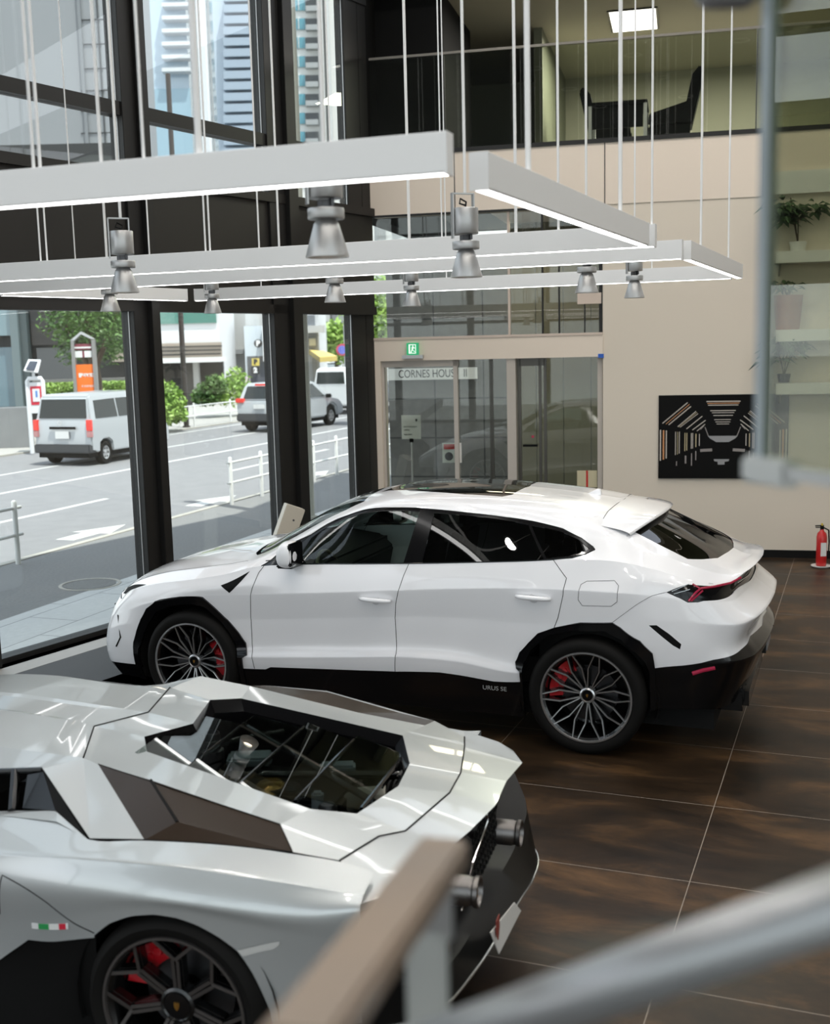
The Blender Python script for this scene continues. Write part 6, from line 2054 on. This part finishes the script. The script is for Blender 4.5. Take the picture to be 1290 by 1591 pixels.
# ------------------------------------------------------------------ buildings
def bld(name, label, u0, u1, vt, Y, depth, m, parts=(), zt=None, vb=None, ang=0.0):
    """block facing the camera: pixel columns u0..u1 at depth Y, top at pixel row vt (parts in pixels too)"""
    a, b = at_y(u0, 600, Y), at_y(u1, 600, Y)
    z1 = zt if zt is not None else at_y((u0 + u1) / 2, vt, Y).z
    z0 = 0 if vb is None else at_y((u0 + u1) / 2, vb, Y).z
    t = thing(name, label, 'building', (a.x, Y, 0), ang)
    W_ = b.x - a.x
    MB().bb(0, W_, 0, depth, z0, z1).build('facade', m, t)
    for (pn, x0, x1, ya, yb, pm, d) in parts:
        xa, xb = at_y(x0, (ya + yb) / 2, Y).x - a.x, at_y(x1, (ya + yb) / 2, Y).x - a.x
        za, zb2_ = at_y((x0 + x1) / 2, yb, Y).z, at_y((x0 + x1) / 2, ya, Y).z
        MB().bb(xa, xb, -abs(d), .05 if d > 0 else .0, za, zb2_).build(pn, pm, t)
    return t
conc = mat('concrete_grey', (.30, .31, .32), .7, noise=(.4, .4, (.26, .27, .28)))
darkb = mat('dark_building', (.018, .019, .02), .5)
bglass = mat('building_glass_blue', (.10, .17, .21), .08, coat=1)
ggreen = mat('building_glass_green', (.10, .24, .20), .1, coat=1)
palec = mat('pale_concrete', (.48, .48, .47), .7, noise=(.6, .4, (.43, .43, .42)))
whitec = mat('white_render', (.66, .67, .68), .6)
louv = mat('louvre_tan', (.34, .29, .24), .6)
darkp = mat('dark_recess', (.035, .032, .03), .7)
stonep = mat('stone_plinth', (.20, .205, .21), .5, noise=(1.5, .5, (.26, .27, .27)))
bld('office_building', 'dark glass building across the street at the left edge', -60, 203, 482, 39, 1.5, darkb, (
    ('glass_bay', -40, 28, 480, 522, mat('pale_blue_glass', (.16, .24, .27), .1, coat=1), .3), ('column', 26, 38, 460, 632, mat('steel_blue', (.14, .18, .19), .4), .5), ('column', 38, 50, 470, 632, mat('steel_blue_dark', (.06, .08, .085), .4), .35),
    ('window', -40, 24, 540, 632, bglass, .1), ('upper_wall', 50, 203, 470, 535, mat('brown_grey', (.03, .028, .028), .6), .15),
    ('window', 60, 115, 540, 598, mat('dark_shop_glass', (.02, .025, .03), .08, coat=1), .1), ('grille', 175, 210, 540, 562, louv, .1), ('low_wall', 60, 203, 588, 608, mat('low_wall', (.16, .16, .15), .7), .6)), zt=9.5)
t, p = face_thing('stone_plinth', 'grey stone block beside the bus stop sign', 'plinth', 0, 704, 33.5)
MB().bb(-2.2, at_y(42, 660, 33.5).x - p.x, 0, .8, 0, at_y(20, 634, 33.5).z).build('block', stonep, t, bevel=.01)
bld('office_building', 'pale office block with green glass band over a louvred storey', 214, 345, 400, 58, 5, whitec, (
    ('window', 214, 336, 470, 503, ggreen, .1), ('louvre_band', 214, 345, 533, 556, louv, .2), ('louvre_gap', 214, 345, 538, 540, darkp, .25), ('louvre_gap', 214, 345, 544, 546, darkp, .25), ('louvre_gap', 214, 345, 550, 552, darkp, .25),
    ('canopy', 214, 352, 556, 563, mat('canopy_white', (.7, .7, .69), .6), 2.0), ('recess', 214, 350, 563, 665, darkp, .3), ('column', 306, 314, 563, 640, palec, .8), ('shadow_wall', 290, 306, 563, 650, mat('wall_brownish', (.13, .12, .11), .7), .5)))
bld('apartment_building', 'grey concrete block with one tall window', 343, 386, 300, 64, 10, palec, (
    ('window', 346, 362, 497, 527, mat('window_dark', (.08, .10, .12), .2), .1), ('window_frame', 355, 359, 497, 532, whitec, .25), ('ledge', 345, 364, 527, 533, whitec, .5), ('slab_edge', 343, 386, 543, 550, conc, .3)))
bld('parking_building', 'white box building with a round P sign', 383, 440, 506, 62, 8, mat('box_white', (.62, .68, .73), .5), (
    ('base_wall', 386, 440, 553, 640, mat('base_dark', (.12, .125, .13), .6), .05), ('white_side', 409, 440, 506, 561, whitec, .3), ('blue_tarp', 392, 425, 595, 618, mat('tarp_blue', (.02, .05, .22), .5), .8), ('banner', 385.5, 390, 585, 612, mat('banner_pale', (.6, .5, .55), .6), .9)), vb=None)
bld('apartment_building', 'dark balcony block behind the white box building', 385, 440, 400, 75, 8, mat('balcony_dark', (.10, .10, .10), .6), tuple(('balcony', 388 + 11 * i, 396 + 11 * i, 470 + 17 * j, 482 + 17 * j, palec, .6) for i in range(4) for j in range(2)))
# round P, square P and arrow signs
def disc_sign(name, label, u, v, r_px, Y, back, letter, sq=False, ink=None, col=None):
    p = at_y(u, v, Y)
    r = r_px / ppm(Y)
    t = thing(name, label, 'sign', (p.x, p.y, p.z), 0)
    if sq: MB().bb(-r, r, 0, .12, -r, r).build('plate', back, t)
    else: MB().lathe([(.0005, 0), (r, 0), (r, .12), (.0005, .12)], n=32, axis='y').build('plate', back, t)
    MB().bb(-.05, .05, .1, 1.3, -.05, .05).build('mount', ink_b, t)
    if letter:
        text_mesh(letter, r * 1.7, Matrix.Translation((0, -.01, 0)), 'lettering', ink, t, bold=.03)
    return t
ink_b, ink_w = mat('ink_black', (.03, .03, .03), .5), mat('ink_white', (.75, .75, .75), .5)
disc_sign('parking_sign', 'round black parking sign with white P on the white building', 401, 533.5, 6.3, 61.4, ink_b, 'P', False, ink_w)
disc_sign('parking_sign', 'square black and yellow P sign below the round one', 397, 562.5, 5.6, 60.9, mat('sign_yellow', (.62, .50, .12), .5), 'P', True, ink_b)
disc_sign('arrow_sign', 'black sign with small white figure below the square P sign', 397, 575.5, 6, 60.9, ink_b, '2', True, ink_w)
bld('shop_building', 'white shop building with a sign box over the yellow awning', 470, 498, 440, 85, 8, whitec, (
    ('sign_box', 476, 494, 522, 540, mat('signbox_grey', (.25, .26, .27), .5), .3), ('sign_face', 481, 491, 526, 537, mat('sign_cream', (.7, .66, .5), .5), .4), ('window', 470, 478, 560, 585, darkp, .1), ('shopfront', 486, 494, 556, 590, palec, .2), ('balcony', 470, 490, 490, 506, mat('balc', (.25, .27, .30), .5), .6), ('balcony', 470, 506, 506, 517, whitec, .8)))
bld('apartment_building', 'distant dark block behind the shop building', 496, 520, 430, 110, 8, mat('far_dark', (.09, .09, .10), .6), (('window', 500, 512, 440, 500, palec, .2),))
bld('apartment_building', 'distant pale tower behind the trees', 515, 560, 400, 130, 8, palec, (('window', 520, 538, 480, 520, conc, .2),))
aw = thing('awning', 'yellow shop awning in the distance', 'awning', tuple(at_y(482, 552, 82)), 0)
a_, b_2, c_2, d_2 = (at_y(*q) - at_y(482, 552, 82) for q in ((480, 543, 84.95), (503, 545, 84.95), (524, 553, 81), (497, 555, 81)))
MB().add([a_, b_2, c_2, d_2] + [v - Vector((0, 0, .35)) for v in (a_, b_2, c_2, d_2)], [(0, 1, 2, 3), (7, 6, 5, 4), (0, 4, 5, 1), (1, 5, 6, 2), (2, 6, 7, 3), (3, 7, 4, 0)]).build('awning_cloth', mat('awning_yellow', (.80, .62, .20), .6), aw)
# towers seen in the upper windows
tg = mat('tiled_grey', (.215, .225, .235), .55)
bld('office_building', 'grey tiled building filling the upper left windows', 16, 190, -300, 60, 12, tg, tuple([('joint', 126, 182, v, v + 1, darkb, .05) for v in (30, 68, 106, 140, 172, 206, 240)] + [('vertical_joint', 122, 127, -200, 262, mat('tile_mid', (.17, .18, .19), .6), .15), ('vertical_joint', 152, 153, -200, 262, darkb, .08)]))
bld('glass_tower', 'pale blue glass tower at the far upper left', -140, 20, -500, 80, 12, mat('tower_pale_blue', (.34, .43, .52), .15, coat=1), tuple(('mullion', u, u + 1.5, -300, 260, mat('mullion_blue%d' % u, (.24, .32, .42), .3), .3) for u in (-10, 2, 12)))
bld('glass_tower', 'pale glass office tower with white slabs in the second upper bay', 206, 318, -500, 100, 14, mat('tower_glass', (.50, .60, .68), .12, coat=1), tuple([('slab_edge', 256, 300, v, v + 6, whitec, 1.2) for v in range(-10, 120, 20)] + [('white_fin', 308, 320, -300, 300, whitec, 1.5), ('dark_strip', 322, 324, -300, 300, conc, .3), ('lower_glass', 206, 300, 140, 250, mat('tower_lower', (.30, .44, .52), .1, coat=1), .5)]))
bld('glass_tower', 'hazy blue-grey tower with stepped balconies', 318, 412, -500, 150, 14, mat('tower_haze', (.46, .53, .60), .5), tuple([('balcony', 350, 400 - (i % 2) * 3, v, v + 12, mat('haze_balc%d' % i, (.30, .36, .43), .5), 1.5) for i, v in enumerate(range(-5, 260, 17))]))
bw_ = mat('tower_white', (.60, .60, .58), .6)
bdk = mat('balc_dark', (.07, .075, .08), .4)
bwn = mat('balc_window', (.06, .24, .30), .1, coat=1)
bpl = mat('balc_parapet', (.30, .31, .31), .4)
parts = []
for k in range(-1, 9):
    v = 0 + 29.3 * k
    parts += [('window', 458, 474.5, v, v + 17, bwn, .2), ('window_bar', 464, 465, v, v + 17, bw_, .4), ('balcony_recess', 475.5, 495.5, v, v + 20, bdk, .2), ('balcony_parapet', 476, 495.5, v + 12, v + 20, bpl, 1.0)]
parts += [('pilaster', 500, 503, -200, 300, palec, 1.2), ('pilaster', 508, 513, -200, 300, palec, 1.2)]
bld('apartment_tower', 'white residential tower with balconies in the narrow upper window', 440, 580, -600, 150, 20, bw_, tuple(parts))
# white building and sky reflections seen over the stone wall
bld('apartment_building', 'white building with dark windows above the stone wall', 588, 668, 320, 75, 10, whitec, (
    ('window', 613, 626, 335, 360, mat('win_d', (.10, .11, .11), .3), .2), ('window', 632, 640, 335, 360, mat('win_d2', (.10, .13, .14), .3), .2), ('window', 652, 660, 330, 372, conc, .2), ('side_wall', 588, 600, 322, 420, conc, .3)))
# back facade mass of our own block and its shadow side (roof over the sidewalk edge)
MBR = MB(FAC.X).bb(allc[0][0], CORN_S + 3, -.3, .3, CEIL, CEIL + 1.2)
struct(MBR.build('wall_parapet', M['dark_panel']))
# ------------------------------------------------------------------ wall shelves with plants, added in place of a reflection in the near glass
def leaf_cluster(mb, c, n, r, ln, droop=.3, rng=random, wide=.22):
    for i in range(n):
        a = rng.uniform(0, 2 * PI); e = rng.uniform(-.5, 1.2)
        o = Vector(c) + Vector((math.cos(a) * math.cos(e), math.sin(a) * math.cos(e), math.sin(e))) * r * rng.uniform(.1, 1)
        a2 = a + rng.uniform(-.6, .6)
        d = Vector((math.cos(a2), math.sin(a2), rng.uniform(-.2, .7))).normalized()
        s = d.cross(Vector((0, 0, 1))).normalized()
        L_ = ln * rng.uniform(.7, 1.2)
        w = L_ * wide
        p1 = o + d * L_ * .5 + s * w + Vector((0, 0, -droop * L_ * .15))
        p2 = o + d * L_ * .5 - s * w + Vector((0, 0, -droop * L_ * .15))
        tip = o + d * L_ + Vector((0, 0, -droop * L_ * .6))
        mb.add([o, p1, tip, p2, o + d * L_ * .5 + Vector((0, 0, .02 * L_))], [(0, 1, 4), (1, 2, 4), (2, 3, 4), (3, 0, 4)])
for i, (va, vb, lab) in enumerate(((392, 410, 'topmost white wall shelf'), (512, 530, 'middle white wall shelf'), (594, 611, 'lowest white wall shelf'))):
    a0_, a1_ = wp(1203, va)[0], wp(1330, va)[0]
    z1_, z0_ = wp(1245, va)[1], wp(1245, vb)[1]
    t = thing('reflection_shelf', lab + ' standing in for a reflection in the near glass', 'shelf', tuple(BW.pt((a0_ + a1_) / 2, 0, z0_)), BW.a, 'white shelves standing in for a reflection')
    MB().bb(-(a1_ - a0_) / 2, (a1_ - a0_) / 2, -.30, 0, 0, z1_ - z0_).build('board', M['white_plastic'], t, bevel=.004)
    for s_ in (-.4, .4):
        MB().prism([(0, 0), (-.22, 0), (0, -.14)], s_ - .01, s_ + .01, 'yz').build('bracket', M['alu'], t)
t = thing('reflection_panel', 'white panel above the topmost shelf, standing in for a bright reflection', 'panel', tuple(BW.pt(wp(1262, 290)[0], 0, wp(1262, 300)[1])), BW.a)  # added in place of a bright reflection in the near glass
MB().bb(-.46, .5, -.06, -.014, 0, .26).build('panel_face', M['white_plastic'], t)
def potted(u, v, pot_r, pot_h, pmat, n, r, ln, label, hgt, lm):  # plants built on the shelves in place of their reflection in the glass
    a, z = wp(u, v, -.15)
    t = thing('reflection_plant', label, 'plant', tuple(BW.pt(a, -.15, z)), BW.a, 'potted plants standing in for a reflection')
    MB().lathe([(.0005, 0), (pot_r * .8, 0), (pot_r, pot_h), (pot_r * .9, pot_h), (pot_r * .85, pot_h - .03), (.0005, pot_h - .03)], n=28).build('pot', pmat, t, smooth=40)
    rg = random.Random(int(u * 7 + v))
    mb = MB()
    for k in range(4):
        x, y = rg.uniform(-.1, .1), rg.uniform(-.06, .06)
        mb.tube([(0, 0, pot_h - .03), (x * .6, y * .6, pot_h + hgt * .4), (x * 1.6, y, pot_h + hgt * rg.uniform(.7, 1))], .007, 6)
    mb.build('stem', M['bark'], t)
    mb = MB()
    for k in range(5):
        leaf_cluster(mb, (rg.uniform(-r, r) * .7, rg.uniform(-.1, .1), pot_h + hgt * rg.uniform(.35, 1)), n // 5, r * .55, ln, .8, rg)
    for v in mb.v:
        if v.y > .12: v.y = .24 - v.y
    mb.build('foliage', lm, t, fix=False)
potted(1240, 392, .10, .12, M['white_plastic'], 170, .28, .17, 'leafy umbrella plant on the topmost shelf, standing in for a reflection', .52, M['leaf_dark'])
potted(1224, 482 + 30, .17, .40, M['terracotta'], 30, .16, .14, 'tall terracotta pot with small plant on middle shelf, standing in for a reflection', .14, M['leaf_dark'])
potted(1218, 594, .08, .10, M['gloss_black'], 130, .26, .17, 'spreading dark-leaved plant on the lowest shelf, standing in for a reflection', .36, M['leaf_dark'])

# ------------------------------------------------------------------ landing where the photographer stands: glass screen and handrails
def pd(u, v, dist): return CAM + ray(u, v) * dist
g0, g1 = pd(1188, 722, 1.35), pd(1520, 712, 1.05)
dg_ = Vector((g1.x - g0.x, g1.y - g0.y, 0))
ang = math.atan2(dg_.y, dg_.x)
gs = thing('glass_screen', 'clear glass screen close to the camera at the right edge', 'glass panel', tuple(g0), ang)
MB().bb(0, dg_.length, -.005, .005, 0, 1.3).build('pane', M['near_glass'], gs)
MB().bb(-.012, .004, -.0065, .0065, 0, 1.3).build('polished_edge', mat('glass_edge', (.34, .39, .42), .3), gs)
MB().bb(-.02, dg_.length, -.010, .010, -.012, .003).build('bottom_channel', M['alu'], gs)
MB().bb(-.03, .055, -.014, .014, -.022, .010).build('clamp', mat('pale_clamp', (.55, .56, .55), .4, metal=.3), gs, bevel=.005)
fl_ = thing('screen_bracket', 'blurred grey bracket at the top edge beside the glass screen', 'bracket', tuple(pd(1135, -14, 1.3)), 0)
MB().ico((0, 0, 0), .03, 2, .12, (1.4, .8, .7)).build('knuckle', mat('grey_cast', (.30, .30, .31), .5, metal=.4), fl_, smooth='all')
def flat_bar(p, q, w, h, name, m, parent):
    """rectangular bar from p to q (world), width w sideways, height h"""
    p, q = Vector(p), Vector(q)
    d = (q - p).normalized()
    s = d.cross(Vector((0, 0, 1))).normalized()
    u = s.cross(d)
    vs = []
    for c in (p, q):
        for i, j in ((-1, -1), (1, -1), (1, 1), (-1, 1)):
            vs.append(c + s * i * w / 2 + u * j * h / 2)
    return MB().add(vs, [(0, 1, 2, 3), (7, 6, 5, 4), (0, 4, 5, 1), (1, 5, 6, 2), (2, 6, 7, 3), (3, 7, 4, 0)]).build(name, m, parent, world=True, bevel=.005)
def post_thing(name, label, p):
    return thing(name, label, 'handrail', (p.x, p.y, 0), 0)
wood = mat('handrail_walnut_steel', (.33, .27, .225), .38, metal=.45, noise=(3, .5, (.42, .31, .22)))
e1, e0 = pd(690, 1322, 1.22), pd(455, 1640, .74)
hr = post_thing('stair_handrail', 'blurred brown flat handrail with square post, nearest the camera', e1)
flat_bar(e0, e1, .052, .030, 'rail', wood, hr)
pz = pd(662, 1440, 1.20)
nk = MB().bb(-.016, .016, -.016, .016, pz.z - .01, e1.z - .012); nk.X = Matrix()
o = nk.build('neck', M['alu'], hr, bevel=.003)
gm = mat('grey_post', (.50, .51, .49), .5, metal=.2)
px_ = pz - Vector((e1.x, e1.y, 0))
o.location = (px_.x + .012, px_.y, 0)
MB().bb(px_.x - .022, px_.x + .022, px_.y - .022, px_.y + .022, .0, pz.z).build('post', gm, hr, bevel=.003)
MB().bb(px_.x - .06, px_.x + .06, px_.y - .06, px_.y + .06, 0, .012).build('base_plate', gm, hr)
q0, q1 = pd(560, 1668, 1.05), pd(1420, 1362, .78)
hr2 = post_thing('stair_handrail', 'blurred round grey handrail crossing the lower right corner', q1)
MB().tube([q0, q0 * .5 + q1 * .5, q1], .0235, 20).build('rail', mat('grey_round_rail', (.36, .37, .38), .35, metal=.5), hr2, smooth='all', world=True)
MB().tube([(0, 0, 0), (0, 0, q1.z)], .02, 12).build('post', gm, hr2, smooth='all')
